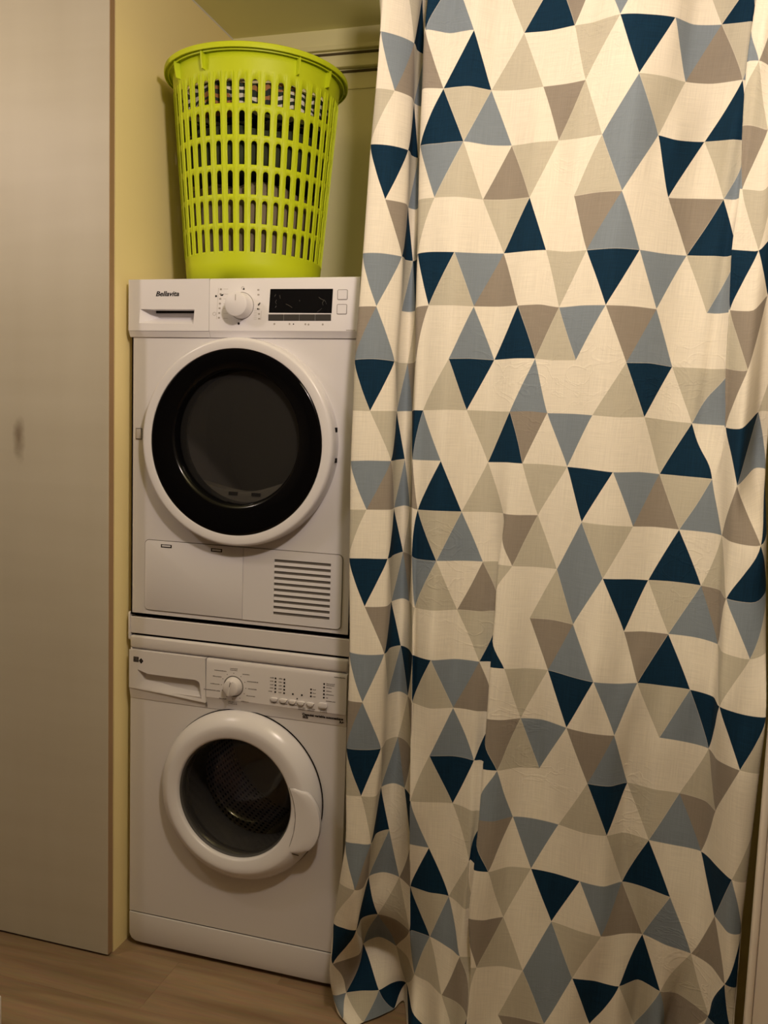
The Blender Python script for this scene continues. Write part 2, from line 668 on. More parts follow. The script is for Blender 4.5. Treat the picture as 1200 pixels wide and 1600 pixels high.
# ------------------------------------------------------------------ washed board left of the niche
bd = thing('wall_board', 'tall pale washed wooden board with a raw brown edge left of the machines', 'board', (-0.25, YF, 0.006))
MB().box(-1.5, XW - 0.001, YF, YF + 0.020, 0.006, ZC - 0.004, 0.0012, 1).build('face_board', M_BOARD, bd)
e = MB().box(XW - 0.0012, XW + 0.0006, YF + 0.0012, YF + 0.0195, 0.007, ZC - 0.005).build('raw_edge', M_EDGE, bd)
e['label'] = 'raw brown chipboard edge'

# ------------------------------------------------------------------ washing machine
WX = 0.596
wm = thing('washing_machine', 'white front-loading washing machine standing on the wood floor below the dryer', 'washing machine', (0.298, 0.27, 0.0))
# cabinet: side walls, back and a front plate with a round hole for the door


def ring_plate(x0, x1, z0, z1, cx, cz, r, y, y2, seg=96, r2=None):
    """front plate with a round hole; the hole runs back to y2 at radius r2"""
    r2 = r2 or r
    b = bmesh.new()
    inner, outer, deep = [], [], []
    for i in range(seg):
        t = 2 * PI * i / seg
        c, s = math.cos(t), math.sin(t)
        inner.append(b.verts.new((cx + r * c, y, cz + r * s)))
        deep.append(b.verts.new((cx + r2 * c, y2, cz + r2 * s)))
        k = 1e9
        if c > 1e-6:
            k = min(k, (x1 - cx) / c)
        if c < -1e-6:
            k = min(k, (x0 - cx) / c)
        if s > 1e-6:
            k = min(k, (z1 - cz) / s)
        if s < -1e-6:
            k = min(k, (z0 - cz) / s)
        outer.append(b.verts.new((cx + k * c, y, cz + k * s)))
    for i in range(seg):
        j = (i + 1) % seg
        b.faces.new((inner[i], inner[j], outer[j], outer[i]))
        b.faces.new((inner[i], deep[i], deep[j], inner[j]))
    # corners
    for X in (x0, x1):
        for Z in (z0, z1):
            best = sorted(range(seg), key=lambda i: (outer[i].co - Vector((X, y, Z))).length)[:2]
            a = [outer[i] for i in best]
            if abs(a[0].co.x - a[1].co.x) > 1e-6 and abs(a[0].co.z - a[1].co.z) > 1e-6:
                v = b.verts.new((X, y, Z))
                b.faces.new((a[0], a[1], v))
    bmesh.ops.recalc_face_normals(b, faces=b.faces[:])
    return b


WC = (0.3225, 0.4735)       # door centre
WGC = (0.3165, 0.4725)      # centre of the glass
cb = MB()
cb.add(ring_plate(0.004, WX - 0.004, 0.098, 0.690, WC[0], WC[1], 0.17, 0.0, 0.09, r2=0.165))
cb.box(0.0, 0.004, 0.0, 0.535, 0.098, 0.826)
cb.box(WX - 0.004, WX, 0.0, 0.535, 0.098, 0.826)
cb.box(0.0, WX, 0.53, 0.535, 0.02, 0.826)
cb.box(0.002, WX - 0.002, 0.02, 0.53, 0.06, 0.10)
cb.box(0.004, WX - 0.004, 0.006, 0.10, 0.690, 0.826)
cb.build('cabinet', M_WENAMEL, wm)
MB().box(-0.001, WX + 0.001, -0.004, 0.54, 0.8195, 0.8515, 0.006, 3).build('worktop', M_WENAMEL, wm)
# kick plate with rounded lower corners
kp = [(0.0, 0.0945), (0.0, 0.034), (0.006, 0.021), (0.018, 0.0145), (0.04, 0.013), (WX - 0.04, 0.013), (WX - 0.018, 0.0145), (WX - 0.006, 0.021), (WX, 0.034), (WX, 0.0945)]
MB().prism(kp[::-1], -0.002, 0.30, 0.0025).build('kick_plate', M_WENAMEL, wm)
MB().box(0.003, WX - 0.003, 0.003, 0.02, 0.0935, 0.099).build('kick_plate_gap', M_GROOVE, wm)
for fx in (0.05, 0.546):
    for fy in (0.09, 0.48):
        MB().lathe([(0, 0.0), (0.022, 0.0), (0.022, 0.009), (0.012, 0.012), (0.012, 0.06), (0, 0.06)], 20, 'Z', (fx, fy, 0)).build('foot', M_RUBBER, wm)


def profile_bar(x0, x1, prof, n=1):
    """prof (y, z) section swept along X"""
    b = bmesh.new()
    a = [b.verts.new((x0, p[0], p[1])) for p in prof]
    c = [b.verts.new((x1, p[0], p[1])) for p in prof]
    k = len(prof)
    for i in range(k):
        b.faces.new((a[i], c[i], c[(i + 1) % k], a[(i + 1) % k]))
    b.faces.new(a[::-1])
    b.faces.new(c)
    bmesh.ops.recalc_face_normals(b, faces=b.faces[:])
    return b


# fascia: nearly flat face, then a band that runs back in to the cabinet
WF = -0.009
fas = MB()
sec = [(0.06, 0.815), (-0.006, 0.8155), (WF + 0.001, 0.812), (WF, 0.805), (WF, 0.7165), (WF + 0.0012, 0.7145), (-0.0015, 0.6855), (0.0, 0.684), (0.06, 0.684)]
fas.add(profile_bar(0.2225, WX, sec))
fas.build('control_panel', M_WPANEL, wm, smooth=25)
bnd = MB()
bnd.add(profile_bar(0.001, 0.2215, [(0.06, 0.7135), (WF + 0.0013, 0.7135), (-0.0015, 0.6855), (0.0, 0.684), (0.06, 0.684)]))
bnd.build('lower_band', M_WPANEL, wm, smooth=25)


def recess_plate(outer, opening, inner, y, yin, yback):
    """front face with a hand hole: outer, opening, inner are lists of (x, z) of equal length"""
    b = bmesh.new()
    o_ = [b.verts.new((p[0], y, p[1])) for p in outer]
    bk = [b.verts.new((p[0], yback, p[1])) for p in outer]
    q = [b.verts.new((p[0], y, p[1])) for p in opening]
    n_ = [b.verts.new((p[0], yin, p[1])) for p in inner]
    k = len(outer)
    for i in range(k):
        j = (i + 1) % k
        b.faces.new((o_[i], o_[j], q[j], q[i]))
        b.faces.new((q[i], q[j], n_[j], n_[i]))
        b.faces.new((o_[i], bk[i], bk[j], o_[j]))
    b.faces.new(n_)
    bmesh.ops.recalc_face_normals(b, faces=b.faces[:])
    return b


# detergent drawer with its scooped grip
dw = MB()
outer = [(0.001, 0.8150), (0.0585, 0.8150), (0.196, 0.8150), (0.2185, 0.8150), (0.2200, 0.760), (0.2213, 0.7000), (0.110, 0.7080), (0.001, 0.7143)]
openi = [(0.0255, 0.7650), (0.0560, 0.7560), (0.1930, 0.7560), (0.2030, 0.7510), (0.2065, 0.735), (0.2105, 0.7055), (0.110, 0.7130), (0.0240, 0.7190)]
innr = [(0.0560, 0.7560), (0.0620, 0.7555), (0.1900, 0.7555), (0.1985, 0.7490), (0.2005, 0.742), (0.2035, 0.7370), (0.120, 0.7400), (0.0700, 0.7500)]
dw.add(recess_plate(outer, openi, innr, WF, 0.020, 0.03))
drawer = dw.build('detergent_drawer', M_WPANEL, wm, smooth=50)
MB().box(0.2195, 0.2235, WF + 0.004, 0.03, 0.69, 0.815).build('drawer_gap', M_MIDINK, wm)

# emblem: a square of four fields beside a diamond
em = MB()
for (ax, az) in ((0, 0), (1, 0), (0, 1), (1, 1)):
    x0, z0 = 0.0140 + ax * 0.0079, 0.7845 + az * 0.0070
    em.box(x0, x0 + 0.0072, WF - 0.0004, WF, z0, z0 + 0.0064)
em.box(0.0137, 0.0292, WF - 0.0003, WF, 0.7842, 0.7852)
b = bmesh.new()
em.poly([(0.0300, WF - 0.0004, 0.7885), (0.0365, WF - 0.0004, 0.7960), (0.0430, WF - 0.0004, 0.7885), (0.0365, WF - 0.0004, 0.7805)], [(0, 1, 2, 3)])
emb = em.build('emblem', M_INK, drawer, smooth=0)
emb['label'] = 'black emblem of a square and a diamond'
em2 = MB()
for (ax, az) in ((0, 0), (1, 0), (0, 1), (1, 1)):
    x0, z0 = 0.0158 + ax * 0.0079, 0.7862 + az * 0.0070
    em2.box(x0, x0 + 0.0034, WF - 0.0006, WF, z0, z0 + 0.0030)
em2.poly([(0.0352, WF - 0.0006, 0.7885), (0.0365, WF - 0.0006, 0.7903), (0.0378, WF - 0.0006, 0.7885), (0.0365, WF - 0.0006, 0.7867)], [(0, 1, 2, 3)])
em2.build('emblem_light_fields', M_MIDINK, drawer, smooth=0)

# programme knob
KX, KZ = 0.2985, 0.7525
kn = MB().lathe([(0.0245, 0.0), (0.0225, -0.004), (0.0205, -0.016), (0.0195, -0.019), (0.017, -0.0205), (0, -0.0212)], 48, 'Y', (KX, WF, KZ))
knob = kn.build('programme_knob', M_WPANEL, wm, smooth=40)
MB().lathe([(0.0268, -0.0002), (0.0268, -0.0006), (0.0245, -0.0006), (0.0245, -0.0002)], 48, 'Y', (KX, WF, KZ), close=True).build('ring_gap', M_GROOVE, wm)
gr = bmesh.new()
bmesh.ops.create_cube(gr, size=1)
bmesh.ops.scale(gr, vec=(0.0065, 0.017, 0.038), verts=gr.verts)
bmesh.ops.bevel(gr, geom=gr.edges[:], offset=0.002, segments=2, profile=0.5, affect='EDGES')
g = MB()
g.add(gr, Matrix.Translation((KX, WF - 0.018, KZ)) @ Matrix.Rotation(math.radians(12), 4, 'Y'))
g.build('knob_grip', M_WPANEL, knob)
g = MB()
gr = bmesh.new()
bmesh.ops.create_cube(gr, size=1)
bmesh.ops.scale(gr, vec=(0.0016, 0.001, 0.012), verts=gr.verts)
g.add(gr, Matrix.Translation((KX, WF - 0.0266, KZ)) @ Matrix.Rotation(math.radians(12), 4, 'Y') @ Matrix.Translation((0, 0, 0.012)))
g.build('pointer_line', M_GROOVE, knob)

# small print around the knob and beside the lights: strokes too small to read
rnd = random.Random(7)


def strokes(mb, x, z, width, h, y, rows=1):
    for r in range(rows):
        xx = x
        while xx < x + width:
            d = rnd.uniform(0.0012, 0.0024)
            mb.box(xx, xx + d, y - 0.0003, y, z - r * h * 1.5, z - r * h * 1.5 + h * rnd.uniform(0.6, 1.0))
            xx += d + 0.0007


lg = MB()
for (a, wd, rows, side) in ((0, 0.020, 2, 0), (36, 0.017, 1, 1), (66, 0.030, 1, 1), (92, 0.021, 1, 1), (118, 0.024, 1, 1), (148, 0.020, 1, 1), (184, 0.022, 2, 0), (212, 0.018, 1, -1), (246, 0.046, 1, -1), (270, 0.024, 1, -1), (298, 0.022, 1, -1), (328, 0.032, 1, -1)):
    t = math.radians(a)
    px, pz = KX + 0.0335 * math.sin(t), KZ + 0.0335 * math.cos(t)
    lg.box(px - 0.001, px + 0.001, WF - 0.0003, WF, pz - 0.001, pz + 0.001)
    qx, qz = KX + 0.040 * math.sin(t), KZ + 0.042 * math.cos(t)
    x0 = qx - wd / 2 if side == 0 else (qx if side > 0 else qx - wd)
    strokes(lg, x0, qz + (0.002 if rows == 2 and a == 0 else -0.001), wd, 0.0026, WF, rows)
for k in range(5):
    strokes(lg, 0.397 - (0.004 if k == 4 else 0), 0.7853 - k * 0.00865, 0.009, 0.0028, WF)
    strokes(lg, 0.420, 0.7853 - k * 0.00865, 0.008, 0.0030, WF)
    strokes(lg, 0.5445, 0.7863 - k * 0.0086 + (0.001 if k == 0 else 0), (0.021, 0.014, 0.014, 0.018, 0.004)[k], 0.0026, WF, 2 if k == 0 else 1)
strokes(lg, 0.5445, 0.7440, 0.024, 0.0026, WF)
for k in range(3):
    strokes(lg, 0.510, 0.7683 - k * 0.0087, 0.006, 0.0026, WF)
for k, x in enumerate((0.4095, 0.4343, 0.4580, 0.4808, 0.5051, 0.5376)):
    strokes(lg, x - 0.008, 0.7235 - (0.004 if k > 2 else 0), 0.017, 0.0024, WF, 2 if k > 2 else 1)
strokes(lg, 0.564, 0.806, 0.027, 0.0032, WF)
stuff(lg.build('small_print', M_MIDINK, wm, smooth=0))

# indicator lights
il = MB()
spots = [(0.4115, 0.7862 - k * 0.00865) for k in range(5)] + [(0.4350, 0.7862 - k * 0.00865) for k in range(5)]
spots += [(0.4580, 0.7520), (0.4816, 0.7523)] + [(0.5052, 0.7696 - k * 0.00865) for k in range(3)] + [(0.5386, 0.7872 - k * 0.00855) for k in range(5)]
for x, z in spots:
    il.lathe([(0.0023, 0.0), (0.0023, -0.0008), (0, -0.0010)], 10, 'Y', (x, WF, z))
il.poly([(0.4680, WF - 0.0005, 0.7400), (0.4712, WF - 0.0005, 0.7400), (0.4712, WF - 0.0005, 0.7436), (0.4680, WF - 0.0005, 0.7436)], [(0, 1, 2, 3)])
stuff(il.build('indicator_lights', M_INK, wm, smooth=0))
for k, x in enumerate((0.4095, 0.4343, 0.4580, 0.4808, 0.5051, 0.5376)):
    hw = 0.0098 if k < 5 else 0.0115
    up = 0.001 if k < 5 else 0.003
    q = MB()
    if k < 5:
        pts = [(x - hw, 0.7355), (x - hw * 0.6, 0.7375), (x + hw * 0.6, 0.7375), (x + hw, 0.7355), (x + hw * 0.75, 0.7300), (x + hw * 0.3, 0.7275), (x - hw * 0.3, 0.7275), (x - hw * 0.75, 0.7300)]
    else:
        pts = rrect(x - hw, x + hw, 0.7275, 0.7405, 0.005, 4)
    q.prism(pts[::-1] if k < 5 else pts, WF - 0.0055, WF, 0.0015)
    q.build('push_button', M_WPANEL, wm)

# lettering on the lower band, which slopes back to the cabinet


def on_band(me):
    for v in me.vertices:
        t = (0.7145 - v.co.z) / (0.7145 - 0.6855)
        v.co.y += (WF + 0.0012) + t * 0.0063 - 0.0003
    return me


for txt, x, z, size, wd in (('Capacité variable automatique', 0.4825, 0.7010, 0.0082, 0.106), ('5KG', 0.4830, 0.6935, 0.0075, 0.014), ('A+', 0.5775, 0.6925, 0.0085, 0.012)):
    link('lettering', on_band(text_mesh(txt, x, 0, z, size, wd, bold=0.0003)), M_INK, wm, 0)

# door: domed white ring, glass bowl, pull handle
WR = 0.2185
door = MB().lathe([(WR - 0.004, -0.0025), (WR, -0.005), (WR, -0.012), (WR - 0.003, -0.021), (WR - 0.011, -0.0315), (WR - 0.022, -0.0405), (WR - 0.028, -0.0440), (WR - 0.033, -0.0455), (0.1760, -0.0445), (0.1600, -0.0415), (0.1560, -0.0395), (0.1540, -0.034), (0.1538, -0.025), (0.1560, -0.022)], 128, 'Y', (WC[0], 0, WC[1]))
for v in door.bm.verts:       # the opening sits a little left of the ring's centre
    d = math.hypot(v.co.x - WC[0], v.co.z - WC[1])
    if d < 0.178:
        t = min(1.0, (0.178 - d) / 0.02)
        v.co.x += (WGC[0] - WC[0]) * t
        v.co.z += (WGC[1] - WC[1]) * t
wdoor = door.build('door', M_DOORWHITE, wm, smooth=60)
MB().lathe([(WR + 0.0015, -0.0008), (WR + 0.0015, -0.0025), (WR - 0.006, -0.0025), (WR - 0.006, -0.0008)], 96, 'Y', (WC[0], 0, WC[1]), close=True).build('door_gap', M_GAP, wdoor)
bowl = MB().lathe([(0.1530, -0.022), (0.1500, -0.020), (0.1440, 0.000), (0.1330, 0.035), (0.1240, 0.062), (0.1160, 0.078), (0.1040, 0.088), (0.0800, 0.093), (0.040, 0.0955), (0.0, 0.096)], 96, 'Y', (WGC[0], 0, WGC[1]))
bowl.build('glass_bowl', M_WGLASS, wdoor, smooth=60)
MB().lathe([(0.1537, -0.0300), (0.1560, -0.0210), (0.1620, 0.0040), (0.1540, 0.0045), (0.1500, -0.0180), (0.1500, -0.0260)], 96, 'Y', (WGC[0], 0, WGC[1]), close=True).build('glass_rim', M_RUBBER, wdoor)
# handle: a crescent that lifts off the ring's right side
seam = [(0.4690, 0.5290), (0.4790, 0.5030), (0.4850, 0.4770), (0.4870, 0.4500), (0.4830, 0.4150), (0.4750, 0.3860), (0.4680, 0.3670)]
edge = [(0.4840, 0.5290), (0.5190, 0.5215), (0.5440, 0.4950), (0.5545, 0.4580), (0.5485, 0.4140), (0.5260, 0.3800), (0.4900, 0.3620)]
# four lines across: seam on the ring, swelling face, crest, tucked-in underside
b = bmesh.new()
rows_ = []
n = 25


def cr_(pts, t):
    t = t * (len(pts) - 1)
    i = min(int(t), len(pts) - 2)
    f = t - i
    p0, p1, p2, p3 = pts[max(i - 1, 0)], pts[i], pts[i + 1], pts[min(i + 2, len(pts) - 1)]
    return tuple(0.5 * (2 * p1[k] + (p2[k] - p0[k]) * f + (2 * p0[k] - 5 * p1[k] + 4 * p2[k] - p3[k]) * f * f + (3 * p1[k] - p0[k] - 3 * p2[k] + p3[k]) * f ** 3) for k in (0, 1))


for i in range(n):
    t = i / (n - 1)
    s_, e_ = cr_(seam, t), cr_(edge, t)
    bump = math.sin(PI * t) ** 0.6
    L_ = []
    for q, dy, fx in ((0.0, -0.0300, 0), (0.0, -0.0445, 0), (0.4, -0.0450 - 0.004 * bump, 0), (0.8, -0.0440 - 0.010 * bump, 0), (0.97, -0.040 - 0.013 * bump, 0), (1.0, -0.034 - 0.012 * bump, 0), (0.93, -0.026 - 0.008 * bump, 0), (0.5, -0.018, 0)):
        L_.append(b.verts.new((s_[0] + (e_[0] - s_[0]) * q, dy, s_[1] + (e_[1] - s_[1]) * q)))
    rows_.append(L_)
for A_, B_ in zip(rows_[:-1], rows_[1:]):
    for k in range(len(A_)):
        b.faces.new((A_[k], A_[(k + 1) % len(A_)], B_[(k + 1) % len(A_)], B_[k]))
b.faces.new(rows_[0])
b.faces.new(rows_[-1][::-1])
bmesh.ops.recalc_face_normals(b, faces=b.faces[:])
hm = MB()
hm.add(b)
hm.build('door_handle', M_DOORWHITE, wdoor, smooth=50)
sg = MB()
sg.tube([(edge[0][0] + 0.012, -0.036, edge[0][1] + 0.004)] + [(edge[0][0], -0.0425, edge[0][1] + 0.0005)] + [(p[0] - 0.0004, -0.0437, p[1]) for p in seam] + [(0.482, -0.0425, 0.3610), (0.494, -0.036, 0.3560)], 0.0011, 6)
sg.build('handle_seam', M_GROOVE, wdoor)

# rubber gasket and drum behind the glass
MB().lathe([(0.163, 0.004), (0.160, 0.03), (0.172, 0.045), (0.164, 0.060), (0.172, 0.075), (0.165, 0.092), (0.20, 0.10), (0.20, 0.115), (0.155, 0.105), (0.150, 0.09), (0.150, 0.05), (0.152, 0.004)], 96, 'Y', (WC[0], 0, WC[1]), close=True).build('door_gasket', M_RUBBER, wm)
DR, DY0, DY1 = 0.235, 0.118, 0.42
b = bmesh.new()
uvl = b.loops.layers.uv.new('UVMap')
seg = 96
prof = [(0.165, DY0, 0.0), (DR, DY0 + 0.012, 0.075), (DR, DY1, 0.38)]
ringsv = []
for r, y, l in prof:
    ringsv.append([b.verts.new((WC[0] + r * math.cos(2 * PI * i / seg), y, WC[1] + r * math.sin(2 * PI * i / seg))) for i in range(seg)])
for q in range(len(prof) - 1):
    for i in range(seg):
        j = (i + 1) % seg
        f = b.faces.new((ringsv[q][i], ringsv[q][j], ringsv[q + 1][j], ringsv[q + 1][i]))
        for lp, (ii, qq) in zip(f.loops, ((i, q), (i + 1, q), (i + 1, q + 1), (i, q + 1))):
            lp[uvl].uv = (ii / seg * 2 * PI * DR, prof[qq][2])
bmesh.ops.recalc_face_normals(b, faces=b.faces[:])
bmesh.ops.reverse_faces(b, faces=b.faces[:])
dm = bpy.data.meshes.new('drum')
b.to_mesh(dm)
b.free()
drum = link('drum', dm, M_DRUM, wm, 40)
MB().lathe([(DR, DY1), (0.205, DY1 + 0.022), (0.10, DY1 + 0.030), (0.09, DY1 + 0.022), (0.0, DY1 + 0.020)], 72, 'Y', (WC[0], 0, WC[1])).build('drum_back', M_BACKPL, drum, smooth=40)
for a in (118, 238, 358):
    # a lifter: a rounded ridge along the drum wall
    pf = [(-0.038, 0.0), (-0.022, 0.030), (-0.010, 0.052), (0.0, 0.057), (0.010, 0.052), (0.022, 0.030), (0.038, 0.0)]
    bb = bmesh.new()
    A_ = [bb.verts.new((p[0], DY0 + 0.014, -DR + p[1])) for p in pf]
    B_ = [bb.verts.new((p[0] * 0.8, DY1, -DR + p[1] * 0.75)) for p in pf]
    for k in range(len(pf) - 1):
        bb.faces.new((A_[k], A_[k + 1], B_[k + 1], B_[k]))
    bb.faces.new(A_[::-1])
    bb.faces.new(B_)
    bmesh.ops.recalc_face_normals(bb, faces=bb.faces[:])
    lf = MB()
    lf.add(bb, Matrix.Translation((WC[0], 0, WC[1])) @ Matrix.Rotation(math.radians(a), 4, 'Y'))
    lf.build('drum_lifter', M_DRUMGREY, drum, smooth=60)

# ------------------------------------------------------------------ stacking frame between the machines
sf = thing('stacking_frame', 'white stacking frame clamped between the dryer and the washing machine', 'frame', (0.298, 0.27, 0.8520))
MB().box(-0.001, WX + 0.001, 0.0, 0.50, 0.8575, 0.9005, 0.0012, 1).build('front_rail', M_WENAMEL, sf)
for x0, x1 in ((-0.0055, -0.0012), (WX + 0.0012, WX + 0.0055)):
    pts = rrect(-0.003, 0.46, 0.838, 0.913, 0.006, 3)
    bb = bmesh.new()
    A_ = [bb.verts.new((x0, p[0], p[1])) for p in pts]
    B_ = [bb.verts.new((x1, p[0], p[1])) for p in pts]
    for k in range(len(pts)):
        bb.faces.new((A_[k], A_[(k + 1) % len(pts)], B_[(k + 1) % len(pts)], B_[k]))
    bb.faces.new(A_)
    bb.faces.new(B_[::-1])
    bmesh.ops.recalc_face_normals(bb, faces=bb.faces[:])
    q = MB()
    q.add(bb)
    q.build('side_flange', M_WENAMEL, sf)
MB().box(0.006, WX - 0.006, 0.006, 0.49, 0.8515, 0.8575).build('lower_gap_shade', M_GAP, sf)  # black slab paints the shade in the gap above the washer
MB().box(0.006, WX - 0.006, 0.012, 0.49, 0.9005, 0.9075).build('upper_gap_shade', M_GAP, sf)  # black slab paints the shade in the gap below the dryer

# ------------------------------------------------------------------ tumble dryer
td = thing('tumble_dryer', 'white tumble dryer with a large black round door stacked above the washing machine', 'dryer', (0.298, 0.27, 0.9075))
DC = (0.3025, 1.3605)
dc = MB()
dc.add(ring_plate(0.0, WX, 0.9075, 1.6125, DC[0], DC[1], 0.20, 0.0, 0.07, r2=0.19))
dc.box(0.0, 0.004, 0.0, 0.54, 0.9075, 1.7480)
dc.box(WX - 0.004, WX, 0.0, 0.54, 0.9075, 1.7480)
dc.box(0.0, WX, 0.536, 0.54, 0.9075, 1.7480)
dc.box(0.0, WX, 0.0, 0.54, 0.9075, 0.912)
dc.box(0.003, WX - 0.003, 0.02, 0.10, 1.615, 1.740)
dc.build('cabinet', M_ENAMEL, td)
MB().box(-0.003, WX + 0.003, 0.006, 0.545, 1.736, 1.7525, 0.004).build('worktop', M_ENAMEL, td)
DF = -0.012
PX0, PX1 = -0.003, WX + 0.003
sec = [(0.04, 1.7525), (-0.005, 1.7525), (DF + 0.0015, 1.7505), (DF, 1.7465), (DF, 1.6285), (DF + 0.0010, 1.6272), (-0.0035, 1.6128), (0.0, 1.6128), (0.04, 1.6128)]
fp = MB()
fp.add(profile_bar(0.2190, PX1, sec))
fp.build('control_panel', M_PANEL, td, smooth=25)
lb = MB()
lb.add(profile_bar(PX0, 0.2180, [(0.04, 1.6268), (DF + 0.0011, 1.6268), (-0.0035, 1.6128), (0.0, 1.6128), (0.04, 1.6128)]))
lb.build('lower_band', M_PANEL, td, smooth=25)
outer = [(PX0, 1.7515), (0.0580, 1.7515), (0.2180, 1.7515), (0.2180, 1.6275), (0.0640, 1.6275), (PX0, 1.6275)]
openi = [(0.0300, 1.6800), (0.0560, 1.6795), (0.1790, 1.6785), (0.1760, 1.6440), (0.0640, 1.6450), (0.0270, 1.6460)]
innr = [(0.0560, 1.6798), (0.0580, 1.6797), (0.1725, 1.6788), (0.1690, 1.6590), (0.0720, 1.6600), (0.0640, 1.6620)]
q = MB()
q.add(recess_plate(outer, openi, innr, DF, 0.018, 0.03))
wdr = q.build('water_drawer', M_PANEL, td, smooth=20)
MB().box(0.0572, 0.1715, 0.0165, 0.018, 1.6735, 1.6795).build('grip_dark_strip', M_GAP, wdr)  # dark strip along the top of the grip recess
MB().box(0.2176, 0.2194, DF + 0.0010, 0.03, 1.6275, 1.7500).build('drawer_gap', M_MIDINK, td)
link('brand_lettering', text_mesh('Bellavita', 0.0735, DF - 0.0003, 1.7112, 0.0165, 0.0635, shear=0.28, bold=0.0003), M_INK, wdr, 0)['label'] = 'black slanted script lettering'

# programme knob
DKX, DKZ = 0.3035, 1.6870
kn = MB().lathe([(0.0312, 0.0), (0.0308, -0.0035), (0.0302, -0.0045), (0.0298, -0.012), (0.0288, -0.029), (0.0280, -0.0315), (0.0262, -0.0326), (0, -0.0330)], 64, 'Y', (DKX, DF, DKZ))
dk = kn.build('programme_knob', M_PANEL, td, smooth=40)
MB().lathe([(0.0322, -0.0002), (0.0322, -0.0006), (0.0308, -0.0006), (0.0308, -0.0002)], 64, 'Y', (DKX, DF, DKZ), close=True).build('ring_gap', M_GROOVE, td)
MB().box(DKX - 0.0006, DKX + 0.0006, DF - 0.0336, DF - 0.032, DKZ + 0.008, DKZ + 0.022).build('pointer_line', M_PALEINK, dk)

# display, touch strip, square buttons
MB().prism([(0.3775, 1.7256), (0.3748, 1.6705), (0.5322, 1.6692), (0.5340, 1.7246)], DF - 0.0008, DF + 0.001, 0.0003, 1).build('display', M_DISPLAY, td, smooth=0)
for k in range(4):
    x0 = 0.3738 + k * 0.0394
    MB().box(x0, x0 + (0.0388 if k < 3 else 0.0390), DF - 0.0010, DF + 0.001, 1.6520, 1.6668, 0.0003, 1).build('touch_key', M_KEY, td, smooth=0)
scr = MB()
rnd = random.Random(5)
for pts in ([(0.392, 1.713), (0.389, 1.708)], [(0.402, 1.711), (0.4035, 1.703)], [(0.394, 1.700), (0.3915, 1.695), (0.394, 1.690)], [(0.394, 1.686), (0.391, 1.682)], [(0.418, 1.6905), (0.428, 1.686), (0.434, 1.682)], [(0.452, 1.700), (0.4525, 1.696)],
            [(0.500, 1.7055), (0.5045, 1.702)], [(0.505, 1.702), (0.516, 1.697), (0.519, 1.690)], [(0.514, 1.700), (0.509, 1.693), (0.511, 1.687)], [(0.508, 1.680), (0.502, 1.675), (0.497, 1.672)]):
    scr.tube([(x, DF - 0.0008, z) for x, z in pts], 0.0007, 5)
stuff(scr.build('film_scratches', M_KEY, td))
for (x0, x1, z0, z1) in ((0.5462, 0.5688, 1.7005, 1.7215), (0.5457, 0.5682, 1.6675, 1.6885)):
    MB().prism(rrect(x0 - 0.0012, x1 + 0.0012, z0 - 0.0012, z1 + 0.0012, 0.003, 3), DF - 0.0003, DF + 0.001).build('button_gap', M_MIDINK, td, smooth=0)
    MB().prism(rrect(x0, x1, z0, z1, 0.002, 3), DF - 0.0012, DF + 0.001, 0.0005, 1).build('square_button', M_PANEL, td, smooth=0)

# symbols and small print on the panel
sy = MB()
for x, z, r in ((0.3090, 1.7262, 0.0022), (0.2365, 1.7100, 0.0026), (0.2972, 1.6452, 0.0030), (0.3462, 1.6795, 0.0020), (0.4380, 1.6442, 0.0016)):
    sy.lathe([(r, -0.0002), (r, -0.0005), (0, -0.0005)], 12, 'Y', (x, DF, z))
sy.poly([(0.2475, DF - 0.0004, 1.7130), (0.2565, DF - 0.0004, 1.7150), (0.2545, DF - 0.0004, 1.7105), (0.2490, DF - 0.0004, 1.7105)], [(0, 1, 2, 3)])
sy.poly([(0.3460, DF - 0.0004, 1.6880), (0.3510, DF - 0.0004, 1.6945), (0.3530, DF - 0.0004, 1.6930), (0.3480, DF - 0.0004, 1.6865)], [(0, 1, 2, 3)])
stuff(sy.build('dark_symbols', M_INK, td, smooth=0))
ps = MB()
for x, z in ((0.3895, 1.6445), (0.4280, 1.6445), (0.4680, 1.6440), (0.4757, 1.6434), (0.5110, 1.6436)):
    ps.lathe([(0.0024, -0.0002), (0.0024, -0.0005), (0, -0.0005)], 8, 'Y', (x, DF, z))
for k in range(7):
    ps.box(0.2465 - k * 0.0007, 0.2515 - k * 0.0007, DF - 0.0004, DF, 1.7240 - k * 0.0112, 1.7280 - k * 0.0112)
    if k != 2:
        ps.box(0.3440 + k * 0.0006, 0.3490 + k * 0.0006, DF - 0.0004, DF, 1.7220 - k * 0.0112, 1.7255 - k * 0.0112)
    ps.box(0.256, 0.268, DF - 0.0003, DF, 1.7262 - k * 0.0115, 1.7267 - k * 0.0115)
    ps.box(0.336, 0.344, DF - 0.0003, DF, 1.6790 - k * 0.004, 1.6794 - k * 0.004)
ps.lathe([(0.0044, -0.0002), (0.0044, -0.0005), (0.0036, -0.0005), (0.0036, -0.0002)], 12, 'Y', (0.2325, DF, 1.6680), close=True)
ps.lathe([(0.0036, -0.0002), (0.0036, -0.0005), (0.0028, -0.0005), (0.0028, -0.0002)], 12, 'Y', (0.3065, DF, 1.7285), close=True)
ps.poly([(0.2425, DF - 0.0003, 1.7290), (0.2431, DF - 0.0003, 1.7290), (0.2385, DF - 0.0003, 1.6550), (0.2379, DF - 0.0003, 1.6550)], [(0, 1, 2, 3)])
ps.poly([(0.3552, DF - 0.0003, 1.6745), (0.3558, DF - 0.0003, 1.6745), (0.3546, DF - 0.0003, 1.6540), (0.3540, DF - 0.0003, 1.6540)], [(0, 1, 2, 3)])
